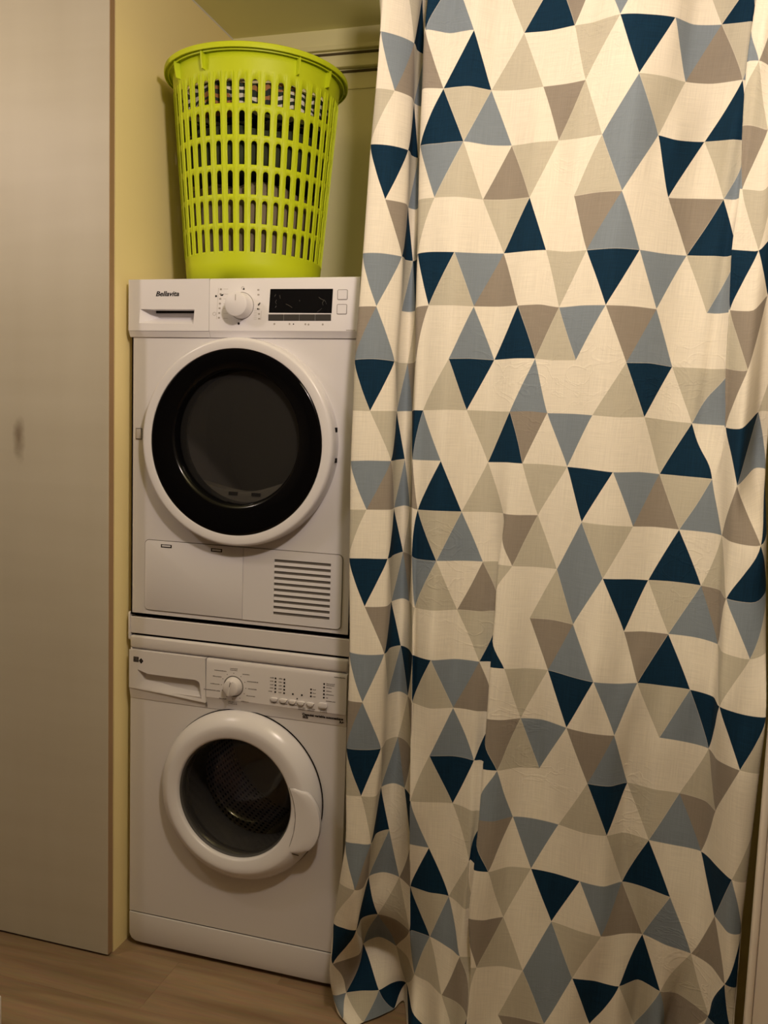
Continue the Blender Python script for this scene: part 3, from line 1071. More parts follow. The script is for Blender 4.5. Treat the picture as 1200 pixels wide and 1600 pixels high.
strokes(ps, 0.5690, 1.6295, 0.022, 0.0024, DF)
stuff(ps.build('small_print', M_PALEINK, td, smooth=0))

# door: white ring, black dished glass, smoked window
DRR = 0.2480
q = MB().lathe([(DRR + 0.004, 0.0), (DRR + 0.004, -0.012), (DRR + 0.0025, -0.029), (DRR + 0.0005, -0.0355), (DRR - 0.0025, -0.0380), (DRR - 0.006, -0.0386), (0.2265, -0.0388), (0.2246, -0.0382), (0.2238, -0.0362), (0.2238, -0.010)], 144, 'Y', (DC[0], 0, DC[1]))
ddoor = q.build('door', M_DOORWHITE, td, smooth=50)
GC, GR = (0.3015, 1.3598), 0.2236
VC, VR = (0.3020, 1.3740), 0.1610
b = bmesh.new()
seg = 144
rs = []
for t, y in ((0, -0.0355), (0.02, -0.0372), (0.10, -0.0378), (0.84, -0.0345), (0.93, -0.0310), (0.98, -0.0240), (1.0, -0.0120), (1.0, 0.03)):
    cx, cz, r = GC[0] + (VC[0] - GC[0]) * t, GC[1] + (VC[1] - GC[1]) * t, GR + (VR - GR) * t
    rs.append([b.verts.new((cx + r * math.cos(2 * PI * i / seg), y, cz + r * math.sin(2 * PI * i / seg))) for i in range(seg)])
for A_, B_ in zip(rs[:-1], rs[1:]):
    for i in range(seg):
        b.faces.new((A_[i], A_[(i + 1) % seg], B_[(i + 1) % seg], B_[i]))
bmesh.ops.recalc_face_normals(b, faces=b.faces[:])
q = MB()
q.add(b)
q.build('black_glass_ring', M_BLACK, ddoor, smooth=50)
MB().lathe([(VR, -0.0060), (VR * 0.8, -0.0105), (VR * 0.5, -0.0140), (VR * 0.2, -0.0155), (0, -0.0157)], 96, 'Y', (VC[0], 0, VC[1])).build('smoked_window', M_DRYGLASS, ddoor, smooth=60)
MB().box(DC[0] - DRR - 0.001, DC[0] - DRR + 0.018, -0.0377, -0.034, 1.3655, 1.3661).build('ring_joint', M_PALEINK, ddoor)
MB().box(0.0150, 0.0285, -0.005, 0.0, 1.3600, 1.3845, 0.001).build('hinge_cover', M_GREYBAND, td)
MB().box(0.0132, 0.0300, -0.002, 0.0, 1.3580, 1.3865).build('hinge_gap', M_GROOVE, td)
for z in (1.4005, 1.3290):
    a = math.asin((z - DC[1]) / (DRR + 0.004))
    x = DC[0] + (DRR + 0.002) * math.cos(a)
    MB().box(x - 0.008, x + 0.0035, -0.017, -0.006, z - 0.0055, z + 0.0055).build('latch_slot', M_GAP, ddoor)

# drum of the dryer seen through the smoked window
MB().lathe([(0.190, 0.06), (0.262, 0.075), (0.262, 0.46), (0.20, 0.49), (0, 0.49)], 72, 'Y', (DC[0], 0, DC[1])).build('drum', M_DRUMGREY, td, smooth=40)
# lint filter housing at the lower front, with a wavy upper edge and two slots
pts = []
for i in range(25):
    t = i / 24
    x = 0.135 + 0.34 * t
    pts.append((x, 1.262 - 0.022 * math.sin(PI * min(1, t * 1.25)) ** 1.2 + 0.004 * math.sin(9 * t)))
q = MB().prism([(0.475, 1.17), (0.135, 1.17)] + pts, 0.03, 0.075, 0.004)
lint = q.build('lint_filter', M_BACKPL, td)
for x in (0.258, 0.320):
    MB().box(x, x + 0.024, 0.0285, 0.034, 1.2285, 1.2370).build('filter_slot', M_GAP, lint)

# service panel: access flap on the left, vent grille on the right
SX0, SX1, SZ0, SZ1, SXD = 0.0415, 0.5735, 0.9235, 1.1035, 0.3156
MB().prism(rrect(SX0 - 0.0014, SX1 + 0.0014, SZ0 - 0.0014, SZ1 + 0.0018, 0.012, 5), -0.0004, 0.004).build('panel_shadow_line', M_GROOVE, td, smooth=0)  # grey plate behind draws the shadow line around the panel
af = [p for p in rrect(SX0, SX1, SZ0, SZ1, 0.011, 5)]
left = [(SXD - 0.0006, SZ1)] + [p for p in af if p[0] < SXD] + [(SXD - 0.0006, SZ0)]
flap = MB().prism(left, -0.0030, 0.002, 0.0010).build('access_flap', M_ENAMEL, td)
for x0 in (0.0876, 0.2278):
    MB().box(x0, x0 + 0.0305, -0.0034, 0.0, 1.0875, 1.0958).build('catch_gap', M_GAP, flap)
    MB().box(x0 + 0.003, x0 + 0.0275, -0.0042, 0.0, 1.0898, 1.0938, 0.0006, 1).build('catch', M_ENAMEL, flap)
VX0, VX1, VZ0, VZ1 = 0.3985, 0.5450, 0.9440, 1.0815
b = bmesh.new()
rightp = [p for p in af if p[0] > SXD]
br_pts = [p for p in rightp if p[1] > (SZ0 + SZ1) / 2]       # upper right corner, from right going up-left
lr_pts = [p for p in rightp if p[1] <= (SZ0 + SZ1) / 2]
o_ = [(SXD + 0.0006, SZ1)] + [(SXD + 0.0006, SZ0)] + lr_pts + br_pts
vo = [b.verts.new((p[0], -0.0030, p[1])) for p in o_]
vb = [b.verts.new((p[0], 0.002, p[1])) for p in o_]
hp = [(VX0, VZ1), (VX0, VZ0), (VX1, VZ0), (VX1, VZ1)]
vi = [b.verts.new((p[0], -0.0030, p[1])) for p in hp]
vj = [b.verts.new((p[0], 0.0035, p[1])) for p in hp]
nl, nb = len(lr_pts), len(br_pts)
b.faces.new((vo[0], vo[1], vi[1], vi[0]))
b.faces.new([vo[1]] + vo[2:2 + nl] + [vi[2], vi[1]])
b.faces.new([vo[1 + nl], vo[2 + nl], vi[3], vi[2]])
b.faces.new(vo[2 + nl:] + [vo[0], vi[0], vi[3]])
for i in range(len(vo)):
    j = (i + 1) % len(vo)
    b.faces.new((vo[i], vo[j], vb[j], vb[i]))
for i in range(4):
    j = (i + 1) % 4
    b.faces.new((vi[i], vi[j], vj[j], vj[i]))
bmesh.ops.recalc_face_normals(b, faces=b.faces[:])
q = MB()
q.add(b)
grille = q.build('vent_grille', M_ENAMEL, td, smooth=0)
MB().box(VX0, VX1, 0.0025, 0.0035, VZ0, VZ1).build('vent_dark', M_GAP, grille, smooth=0)  # black sheet stands in for the shade inside the vent
np_ = 10
SLH = 0.0070
pit = (VZ1 - VZ0 + SLH) / np_
sl = bmesh.new()
for k in range(np_ - 1):
    # slats lean back at the top; the slots between them show the black sheet behind
    zt = VZ1 - k * pit - (pit - SLH)
    MB().poly([(VX0, -0.0030, zt - SLH), (VX1, -0.0030, zt - SLH), (VX1, -0.0020, zt), (VX0, -0.0020, zt), (VX0, 0.0012, zt + 0.0005), (VX1, 0.0012, zt + 0.0005), (VX0, 0.0010, zt - SLH + 0.0005), (VX1, 0.0010, zt - SLH + 0.0005)],
              [(0, 1, 2, 3), (3, 2, 5, 4), (0, 6, 7, 1), (6, 4, 5, 7)]).build('slat', M_ENAMEL, grille, smooth=0)
sl.free()

# ------------------------------------------------------------------ laundry basket
BX, BY, BZ = 0.229, 0.215, 1.7528
bk = thing('laundry_basket', 'tall lime green slotted plastic laundry basket standing on top of the dryer', 'basket', (BX, BY, BZ))
BH = 2.2905 - BZ                    # rim height above the dryer
R0, R1 = 0.1715, 0.2125


def brad(z):                        # wall radius at world height z
    return R0 + (R1 - R0) * (z - BZ) / (2.262 - BZ)


NC = 42
b = bmesh.new()
tops = [2.218, 2.148, 2.0805, 2.0127, 1.9458, 1.880]
SH = 0.0545
bounds = []
for t in tops:
    bounds.append((t - SH, t))
hw = 0.46                            # half slot width in units of half a cell
xs = [-1.0, -hw, -hw * 0.72, 0.0, hw * 0.72, hw, 1.0]


def bp(c, x, z):
    t = 2 * PI * (c + x / 2) / NC + 0.035
    r = brad(z)
    return b.verts.new((BX + r * math.cos(t), BY + r * math.sin(t), z))


zlim = [2.262, 2.240] + [0] * 0
edges_z = [2.240]
for k in range(5):
    edges_z.append((tops[k] - SH + tops[k + 1]) / 2)
edges_z.append(1.822)
for c in range(NC):
    for k in range(6):
        zt, zb = edges_z[k], edges_z[k + 1]
        s0, s1 = bounds[k]
        ra = brad(s1) * PI / NC * hw
        arch = [s1 - ra + ra * math.sqrt(max(0, 1 - (x / hw) ** 2)) if abs(x) <= hw else s1 - ra for x in xs]
        for i in range(6):
            xa, xb = xs[i], xs[i + 1]
            if i in (0, 5):
                for za, zc in ((zb, s0), (s0, s1 - ra), (s1 - ra, zt)):
                    b.faces.new((bp(c, xa, za), bp(c, xb, za), bp(c, xb, zc), bp(c, xa, zc)))
            else:
                b.faces.new((bp(c, xa, zb), bp(c, xb, zb), bp(c, xb, s0), bp(c, xa, s0)))
                b.faces.new((bp(c, xa, arch[i]), bp(c, xb, arch[i + 1]), bp(c, xb, zt), bp(c, xa, zt)))
    for za, zc in ((BZ + 0.004, 1.80), (1.80, 1.822), (2.240, 2.262), (2.262, 2.283)):
        for i in range(6):
            b.faces.new((bp(c, xs[i], za), bp(c, xs[i + 1], za), bp(c, xs[i + 1], zc), bp(c, xs[i], zc)))
bmesh.ops.remove_doubles(b, verts=b.verts[:], dist=0.0002)
bmesh.ops.recalc_face_normals(b, faces=b.faces[:])
me = bpy.data.meshes.new('wall')
b.to_mesh(me)
b.free()
wallo = link('slotted_wall', me, M_LIME, bk, 30)
so = wallo.modifiers.new('thickness', 'SOLIDIFY')
so.thickness = 0.0028
so.offset = -1
# rim: flange that turns down at its outer edge, with a small ledge below
r1 = brad(2.28)
MB().lathe([(r1 - 0.003, 2.276 - BZ), (r1 - 0.002, 2.2855 - BZ), (r1 + 0.004, 2.2915 - BZ), (0.2310, 2.2925 - BZ), (0.2342, 2.2905 - BZ), (0.2350, 2.2860 - BZ), (0.2345, 2.2785 - BZ), (0.2322, 2.2780 - BZ), (0.2318, 2.2835 - BZ), (0.2260, 2.2845 - BZ), (0.2245, 2.2755 - BZ), (0.2228, 2.2755 - BZ), (0.2222, 2.2830 - BZ), (r1 + 0.001, 2.2810 - BZ), (r1 - 0.0005, 2.276 - BZ)], 120, 'Z', (BX, BY, BZ), close=True).build('rim', M_LIME, bk, smooth=40)
MB().lathe([(0, 0.0), (R0 - 0.006, 0.0), (R0 - 0.001, 0.003), (R0 + 0.0005, 0.008), (R0 - 0.002, 0.010), (0, 0.008)], 96, 'Z', (BX, BY, BZ)).build('base', M_LIME, bk, smooth=40)
# raised ribs on both sides of every row of slots
rb = MB()
for c in range(NC):
    for x in (-0.60, 0.60):
        t = 2 * PI * (c + x / 2) / NC + 0.035
        for z0, z1 in ((1.822, 2.236),):
            dx = 0.0007
            p = []
            for z in (z0, z1):
                r = brad(z)
                for rr in (r - 0.0005, r + 0.0011):
                    for s in (-dx, dx):
                        p.append((BX + rr * math.cos(t) - s * math.sin(t), BY + rr * math.sin(t) + s * math.cos(t), z if rr < r or z == z0 else z - 0.006))
            rb.poly(p, [(2, 3, 7, 6), (0, 2, 6, 4), (3, 1, 5, 7), (4, 6, 7, 5), (0, 1, 3, 2)])
stuff(rb.build('raised_ribs', M_LIME, bk, smooth=0))
for base in (246.0, 333.8, 66.0, 153.8):
    for d in (-13.0, 13.0):
        t = math.radians(base + d)
        bb = bmesh.new()
        pr = [(r1 - 0.006, 2.2835), (0.2290, 2.2835), (0.2270, 2.2620), (0.2225, 2.2410), (brad(2.242) - 0.002, 2.2400)]
        A_ = [bb.verts.new((BX + r * math.cos(t) + 0.0018 * math.sin(t), BY + r * math.sin(t) - 0.0018 * math.cos(t), z)) for r, z in pr]
        B_ = [bb.verts.new((BX + r * math.cos(t) - 0.0018 * math.sin(t), BY + r * math.sin(t) + 0.0018 * math.cos(t), z)) for r, z in pr]
        for k in range(5):
            bb.faces.new((A_[k], A_[(k + 1) % 5], B_[(k + 1) % 5], B_[k]))
        bb.faces.new(A_)
        bb.faces.new(B_[::-1])
        bmesh.ops.recalc_face_normals(bb, faces=bb.faces[:])
        q = MB()
        q.add(bb)
        q.build('rim_bracket', M_LIME, bk, smooth=0)

# ------------------------------------------------------------------ laundry inside the basket; two lower bundles added to darken its slots


def garment_mat():
    m, N, K, P = newmat('patterned_knit')
    tc = N.new('ShaderNodeTexCoord')
    wv = N.new('ShaderNodeTexWave')
    wv.inputs['Scale'].default_value = 17
    wv.inputs['Distortion'].default_value = 9
    wv.inputs['Detail'].default_value = 2
    wv.bands_direction = 'Z'
    K.new(tc.outputs['Object'], wv.inputs['Vector'])
    nz = N.new('ShaderNodeTexNoise')
    nz.inputs['Scale'].default_value = 11
    K.new(tc.outputs['Object'], nz.inputs['Vector'])
    gt = N.new('ShaderNodeMath')
    gt.operation = 'GREATER_THAN'
    gt.inputs[1].default_value = 0.56
    K.new(wv.outputs['Fac'], gt.inputs[0])
    c2 = N.new('ShaderNodeValToRGB')
    e = c2.color_ramp.elements
    c2.color_ramp.interpolation = 'CONSTANT'
    e[0].position, e[0].color = 0.0, (0.33, 0.15, 0.05, 1)
    e[1].position, e[1].color = 0.43, (0.70, 0.66, 0.56, 1)
    K.new(nz.outputs['Fac'], c2.inputs[0])
    mx = N.new('ShaderNodeMix')
    mx.data_type = 'RGBA'
    K.new(gt.outputs[0], mx.inputs[0])
    mx.inputs[6].default_value = (0.02, 0.03, 0.02, 1)
    K.new(c2.outputs[0], mx.inputs[7])
    K.new(mx.outputs[2], P.inputs['Base Color'])
    P.inputs['Roughness'].default_value = 0.9
    return m


def heap(name, m, z0, z1, seed, label, amp=0.010):
    """a crumpled bundle of cloth filling the basket between two heights"""
    rd = random.Random(seed)
    ph = [rd.uniform(0, 6.28) for _ in range(8)]
    b = bmesh.new()
    rings, ns = [], 64
    prof = ((0.0, 0.0), (0.5, 0.0), (0.86, 0.02), (0.97, 0.12), (1.0, 0.30), (0.98, 0.55), (1.0, 0.78), (0.95, 0.92), (0.75, 1.0), (0.40, 0.97), (0.0, 0.98))
    for fr, fz in prof:
        z = z0 + (z1 - z0) * fz
        if fr == 0:
            rings.append([b.verts.new((BX, BY, z))])
            continue
        ring = []
        for i in range(ns):
            t = 2 * PI * i / ns
            wob = 0.5 * math.sin(5 * t + ph[0] + 3 * fz) + 0.35 * math.sin(9 * t + ph[1] - 5 * fz) + 0.3 * math.sin(17 * t + ph[2] + 9 * fz)
            r = (brad(z) - 0.011) * fr - amp * (0.6 + 0.5 * wob) * fr
            zz = z - abs(0.009 * math.sin(2 * t + ph[3]) + 0.005 * math.sin(7 * t + ph[4])) * (fz if fz > 0.5 else 0)
            ring.append(b.verts.new((BX + r * math.cos(t), BY + r * math.sin(t), zz)))
        rings.append(ring)
    for A_, B_ in zip(rings[:-1], rings[1:]):
        for i in range(ns):
            j = (i + 1) % ns
            if len(A_) == 1:
                b.faces.new((A_[0], B_[j], B_[i]))
            elif len(B_) == 1:
                b.faces.new((A_[i], A_[j], B_[0]))
            else:
                b.faces.new((A_[i], A_[j], B_[j], B_[i]))
    bmesh.ops.recalc_face_normals(b, faces=b.faces[:])
    me = bpy.data.meshes.new(name)
    b.to_mesh(me)
    b.free()
    o = link(name, me, m, None, 80)
    o['label'] = label
    o['category'] = 'laundry'
    o['group'] = 'laundry inside the lime basket'


heap('lower_filler_bundle', mat('taupe_filler', (0.20, 0.16, 0.105), 0.95, bump=0.4, bscale=300, var=0.25), BZ + 0.0105, 2.005, 1, 'added brownish grey bundle darkening the lower slots of the lime basket', 0.016)  # added filler, darkens what shows through the lower slots
heap('dark_filler_bundle', mat('dark_green_filler', (0.035, 0.045, 0.018), 0.95, bump=0.4, bscale=300, var=0.25), 2.013, 2.135, 2, 'added dark green bundle darkening the middle slots of the lime basket')  # added filler, keeps the basket interior dark behind the middle slots
heap('patterned_garment', garment_mat(), 2.143, 2.236, 3, 'dark and white patterned garment on top of the laundry, behind the top slots')

# ------------------------------------------------------------------ curtain
# control points of the hanging cloth: rows run down the cloth one print row apart, columns are a quarter triangle apart
CLOTH = [
[(0.6572,-0.1018,2.4513),(0.6667,-0.1137,2.4513),(0.6792,-0.1218,2.4513),(0.6914,-0.1102,2.4513),(0.7044,-0.0913,2.4513),(0.7206,-0.0725,2.4513),(0.7334,-0.0533,2.4513),(0.7335,-0.0352,2.4513),(0.7314,-0.0192,2.4513),(0.736,-0.0039,2.4513),(0.7429,0.0017,2.4513),(0.7506,-0.0144,2.4513),(0.7585,-0.0416,2.4513),(0.7635,-0.0796,2.4513),(0.7714,-0.1089,2.4513),(0.7872,-0.1001,2.4513),(0.8089,-0.0835,2.4513),(0.8393,-0.0867,2.4513),(0.8696,-0.0889,2.4513),(0.8876,-0.0724,2.4513),(0.9059,-0.0551,2.4513),(0.9367,-0.0527,2.4513),(0.9685,-0.0545,2.4513),(0.9911,-0.0536,2.4513),(1.0133,-0.0545,2.4513),(1.0437,-0.0609,2.4513),(1.072,-0.0681,2.4513),(1.0859,-0.0704,2.4513),(1.1,-0.0741,2.4513),(1.1296,-0.0873,2.4513),(1.1609,-0.0985,2.4513),(1.1822,-0.0967,2.4513),(1.2036,-0.0887,2.4513),(1.2354,-0.0781,2.4513),(1.2654,-0.0639,2.4513),(1.2794,-0.044,2.4513),(1.2934,-0.0257,2.4513),(1.3231,-0.0174,2.4513),(1.3551,-0.0141,2.4513),(1.3832,-0.0101,2.4531),(1.4014,-0.0161,2.4513),(1.3931,-0.0495,2.4354),(1.3835,-0.085,2.4231),(1.4003,-0.0965,2.4372),(1.42,-0.1039,2.4513),(1.4234,-0.1234,2.4375),(1.425,-0.1394,2.4236),(1.4354,-0.1375,2.4357),(1.448,-0.13,2.4513),(1.4616,-0.1275,2.453),(1.47,-0.12,2.4513),(1.4624,-0.0944,2.4513),(1.452,-0.07,2.4513)],
[(0.6492,-0.1018,2.3419),(0.6582,-0.1137,2.3419),(0.6712,-0.1218,2.3419),(0.6879,-0.1102,2.3419),(0.7044,-0.0913,2.3419),(0.7171,-0.0725,2.3419),(0.7254,-0.0533,2.3419),(0.725,-0.0352,2.3419),(0.7234,-0.0192,2.3419),(0.728,-0.0039,2.3419),(0.7349,0.0017,2.3419),(0.7426,-0.0144,2.3419),(0.7505,-0.0416,2.3419),(0.755,-0.0796,2.3419),(0.7634,-0.1089,2.3419),(0.7837,-0.1001,2.3419),(0.8089,-0.0835,2.3419),(0.8353,-0.0867,2.3419),(0.8616,-0.0889,2.3419),(0.8836,-0.0724,2.3419),(0.9059,-0.0551,2.3419),(0.9327,-0.0527,2.3419),(0.9605,-0.0545,2.3419),(0.9871,-0.0536,2.3419),(1.0133,-0.0545,2.3419),(1.0397,-0.0609,2.3419),(1.064,-0.0681,2.3419),(1.0819,-0.0704,2.3419),(1.1,-0.0741,2.3419),(1.1256,-0.0873,2.3419),(1.1529,-0.0985,2.3419),(1.1782,-0.0967,2.3419),(1.2036,-0.0887,2.3419),(1.2314,-0.0781,2.3419),(1.2574,-0.0639,2.3419),(1.2754,-0.044,2.3419),(1.2934,-0.0257,2.3419),(1.3191,-0.0174,2.3419),(1.3471,-0.0141,2.3419),(1.3787,-0.0101,2.3437),(1.4014,-0.0161,2.3419),(1.3936,-0.0495,2.326),(1.3835,-0.085,2.3137),(1.4003,-0.0965,2.3278),(1.42,-0.1039,2.3419),(1.4234,-0.1234,2.3281),(1.425,-0.1394,2.3142),(1.4354,-0.1375,2.3263),(1.448,-0.13,2.3419),(1.4616,-0.1275,2.3436),(1.47,-0.12,2.3419),(1.4624,-0.0944,2.3419),(1.452,-0.07,2.3419)],
[(0.6602,-0.1018,2.2325),(0.6597,-0.1137,2.2325),(0.6632,-0.1218,2.2325),(0.6787,-0.1102,2.2325),(0.6964,-0.0913,2.2325),(0.7091,-0.0725,2.2325),(0.7174,-0.0533,2.2325),(0.717,-0.0349,2.2325),(0.7154,-0.0187,2.2325),(0.72,-0.0031,2.2325),(0.7269,0.0026,2.2325),(0.7346,-0.0137,2.2325),(0.7425,-0.0412,2.2325),(0.747,-0.0794,2.2325),(0.7554,-0.1089,2.2325),(0.7757,-0.1001,2.2325),(0.8009,-0.0835,2.2325),(0.8273,-0.0867,2.2325),(0.8536,-0.0889,2.2325),(0.8756,-0.0724,2.2325),(0.8979,-0.0551,2.2325),(0.9247,-0.0527,2.2325),(0.9525,-0.0545,2.2325),(0.9791,-0.0536,2.2325),(1.0053,-0.0545,2.2325),(1.0317,-0.0609,2.2325),(1.056,-0.0681,2.2325),(1.0739,-0.0704,2.2325),(1.092,-0.0741,2.2325),(1.1176,-0.0873,2.2325),(1.1449,-0.0985,2.2325),(1.1702,-0.0967,2.2325),(1.1956,-0.0887,2.2325),(1.2234,-0.0781,2.2325),(1.2494,-0.0639,2.2325),(1.2674,-0.044,2.2325),(1.2854,-0.0257,2.2325),(1.3111,-0.0174,2.2325),(1.3391,-0.0141,2.2325),(1.3702,-0.0101,2.2343),(1.3934,-0.0161,2.2325),(1.3964,-0.0121,2.2324),(1.3961,-0.06,2.2324),(1.3912,-0.1019,2.2324),(1.412,-0.1039,2.2325),(1.4189,-0.1234,2.2187),(1.425,-0.1394,2.2048),(1.4359,-0.1375,2.2169),(1.448,-0.13,2.2325),(1.4616,-0.1275,2.2342),(1.47,-0.12,2.2325),(1.4624,-0.0944,2.2325),(1.452,-0.07,2.2325)],
[(0.6639,-0.0643,2.1231),(0.6557,-0.0879,2.1231),(0.6519,-0.1093,2.1231),(0.6678,-0.1057,2.1231),(0.6884,-0.0913,2.1231),(0.7037,-0.0717,2.1231),(0.7141,-0.0499,2.1231),(0.7141,-0.0311,2.1231),(0.7121,-0.0147,2.1231),(0.7165,0.0005,2.1231),(0.723,0.0068,2.1231),(0.7302,-0.0061,2.1231),(0.7375,-0.0292,2.1231),(0.7417,-0.0618,2.1231),(0.7495,-0.0892,2.1231),(0.7686,-0.0899,2.1231),(0.7929,-0.0835,2.1231),(0.8199,-0.0862,2.1231),(0.8469,-0.0858,2.1231),(0.8684,-0.0711,2.1231),(0.8899,-0.0551,2.1231),(0.9164,-0.0485,2.1231),(0.9442,-0.0467,2.1231),(0.9711,-0.0496,2.1231),(0.9973,-0.0545,2.1231),(1.0222,-0.0577,2.1231),(1.0453,-0.0615,2.1231),(1.0646,-0.0674,2.1231),(1.084,-0.0741,2.1231),(1.1079,-0.0816,2.1231),(1.1337,-0.0877,2.1231),(1.1605,-0.0909,2.1231),(1.1876,-0.0887,2.1231),(1.2151,-0.0761,2.1231),(1.2404,-0.0592,2.1231),(1.2588,-0.0419,2.1231),(1.2774,-0.0257,2.1231),(1.3031,-0.0129,2.1231),(1.3311,-0.0056,2.1231),(1.3617,-0.0053,2.1249),(1.3854,-0.0161,2.1231),(1.3961,-0.0121,2.1231),(1.3961,-0.06,2.123),(1.3831,-0.1019,2.123),(1.404,-0.1039,2.1231),(1.4144,-0.1234,2.1093),(1.425,-0.1394,2.0954),(1.4364,-0.1375,2.1075),(1.448,-0.13,2.1231),(1.4616,-0.1275,2.1248),(1.47,-0.12,2.1231),(1.4624,-0.0944,2.1231),(1.452,-0.07,2.1231)],
[(0.6526,-0.0518,2.0137),(0.644,-0.0743,2.0139),(0.6406,-0.0968,2.0137),(0.6597,-0.1028,2.0115),(0.6836,-0.0968,2.0098),(0.7001,-0.0739,2.0115),(0.7109,-0.0465,2.0137),(0.7109,-0.0269,2.0139),(0.7089,-0.0108,2.0137),(0.713,0.0041,2.0137),(0.7191,0.011,2.0137),(0.7258,0.0015,2.0137),(0.7326,-0.0172,2.0137),(0.7362,-0.044,2.0138),(0.7437,-0.0694,2.0137),(0.7636,-0.0816,2.0124),(0.7886,-0.0867,2.0113),(0.8143,-0.0872,2.0126),(0.8402,-0.0828,2.0137),(0.8637,-0.0727,2.0122),(0.8869,-0.0604,2.0107),(0.9109,-0.0469,2.0122),(0.9358,-0.039,2.0137),(0.9631,-0.0493,2.0122),(0.9899,-0.0615,2.0108),(1.0129,-0.0581,2.0124),(1.0347,-0.055,2.0137),(1.057,-0.0666,2.011),(1.0791,-0.0789,2.0086),(1.1002,-0.0783,2.0111),(1.1226,-0.0769,2.0137),(1.1498,-0.0879,2.0118),(1.1782,-0.0941,2.0097),(1.206,-0.0765,2.0118),(1.2314,-0.0545,2.0137),(1.2496,-0.0453,2.0108),(1.268,-0.0361,2.0081),(1.2946,-0.0136,2.011),(1.3231,0.003,2.0137),(1.352,-0.0052,2.0116),(1.375,-0.0257,2.0061),(1.3952,-0.0217,2.0058),(1.3957,-0.0675,2.0055),(1.3831,-0.1073,2.0051),(1.3973,-0.1093,2.0049),(1.4106,-0.1265,1.9949),(1.425,-0.1394,1.986),(1.4368,-0.1372,1.9987),(1.448,-0.13,2.0137),(1.4616,-0.1275,2.0154),(1.47,-0.12,2.0137),(1.4624,-0.0944,2.0137),(1.452,-0.07,2.0137)],
[(0.6503,-0.06,1.8982),(0.6418,-0.0827,1.8983),(0.6383,-0.105,1.8982),(0.6558,-0.1092,1.8973),(0.6789,-0.1023,1.8966),(0.6978,-0.0828,1.8973),(0.7115,-0.0591,1.8982),(0.7118,-0.0397,1.8982),(0.7095,-0.0229,1.8982),(0.7139,-0.0079,1.8984),(0.7205,-0.0007,1.8987),(0.7278,-0.0095,1.8987),(0.7353,-0.0272,1.8987),(0.74,-0.0534,1.899),(0.7475,-0.0778,1.8993),(0.7633,-0.0869,1.8995),(0.7842,-0.0899,1.8996),(0.8102,-0.0934,1.8993),(0.8374,-0.0921,1.8988),(0.8608,-0.08,1.8984),(0.8838,-0.0657,1.8983),(0.9089,-0.0549,1.8994),(0.9343,-0.0498,1.9003),(0.9587,-0.0582,1.8993),(0.9826,-0.0686,1.8984),(1.006,-0.0684,1.8999),(1.029,-0.0679,1.9008),(1.052,-0.0757,1.8972),(1.0742,-0.0837,1.894),(1.0937,-0.084,1.8962),(1.1144,-0.0843,1.8988),(1.1409,-0.0938,1.8977),(1.1688,-0.0995,1.8962),(1.1958,-0.0873,1.8976),(1.2207,-0.0702,1.8987),(1.2395,-0.0584,1.8958),(1.2586,-0.0465,1.8931),(1.2848,-0.0285,1.8952),(1.3127,-0.016,1.897),(1.3408,-0.0206,1.8941),(1.3646,-0.0353,1.8892),(1.3878,-0.0313,1.8885),(1.3987,-0.075,1.8879),(1.3865,-0.1128,1.8872),(1.3906,-0.1148,1.8866),(1.4068,-0.1295,1.8805),(1.425,-0.1394,1.8766),(1.4373,-0.1369,1.8898),(1.448,-0.13,1.9043),(1.4616,-0.1275,1.906),(1.47,-0.12,1.9043),(1.4624,-0.0944,1.9043),(1.452,-0.07,1.9043)],
[(0.6481,-0.0682,1.7826),(0.6396,-0.091,1.7826),(0.6361,-0.1132,1.7826),(0.6527,-0.1166,1.783),(0.6753,-0.1097,1.7832),(0.6963,-0.0927,1.783),(0.7121,-0.0717,1.7826),(0.7126,-0.0524,1.7825),(0.7101,-0.035,1.7826),(0.7148,-0.0199,1.7832),(0.7219,-0.0125,1.7837),(0.7298,-0.0205,1.7837),(0.738,-0.0373,1.7837),(0.7437,-0.0627,1.7842),(0.7514,-0.0861,1.7849),(0.7651,-0.0928,1.786),(0.7835,-0.0942,1.7868),(0.8082,-0.1001,1.7853),(0.8347,-0.1015,1.784),(0.8575,-0.0883,1.7849),(0.8805,-0.0727,1.7863),(0.9067,-0.0639,1.7868),(0.9328,-0.0607,1.7869),(0.9554,-0.0684,1.7867),(0.9772,-0.0779,1.7866),(1.0003,-0.0799,1.7875),(1.0233,-0.0809,1.7878),(1.045,-0.0855,1.7847),(1.066,-0.0901,1.7818),(1.0854,-0.0905,1.7825),(1.1062,-0.0917,1.7839),(1.1325,-0.1006,1.7839),(1.16,-0.1067,1.7837),(1.1856,-0.0988,1.7838),(1.2099,-0.0859,1.7836),(1.2322,-0.0734,1.7822),(1.2541,-0.0603,1.7807),(1.2776,-0.0452,1.7806),(1.3022,-0.0349,1.7803),(1.3302,-0.0376,1.7784),(1.3556,-0.048,1.7756),(1.3788,-0.044,1.7749),(1.3912,-0.085,1.7741),(1.3794,-0.12,1.7734),(1.387,-0.122,1.7727),(1.4048,-0.1336,1.7686),(1.425,-0.1394,1.7672),(1.4375,-0.1364,1.7807),(1.448,-0.13,1.7949),(1.4616,-0.1275,1.7966),(1.47,-0.12,1.7949),(1.4624,-0.0944,1.7949),(1.452,-0.07,1.7949)],
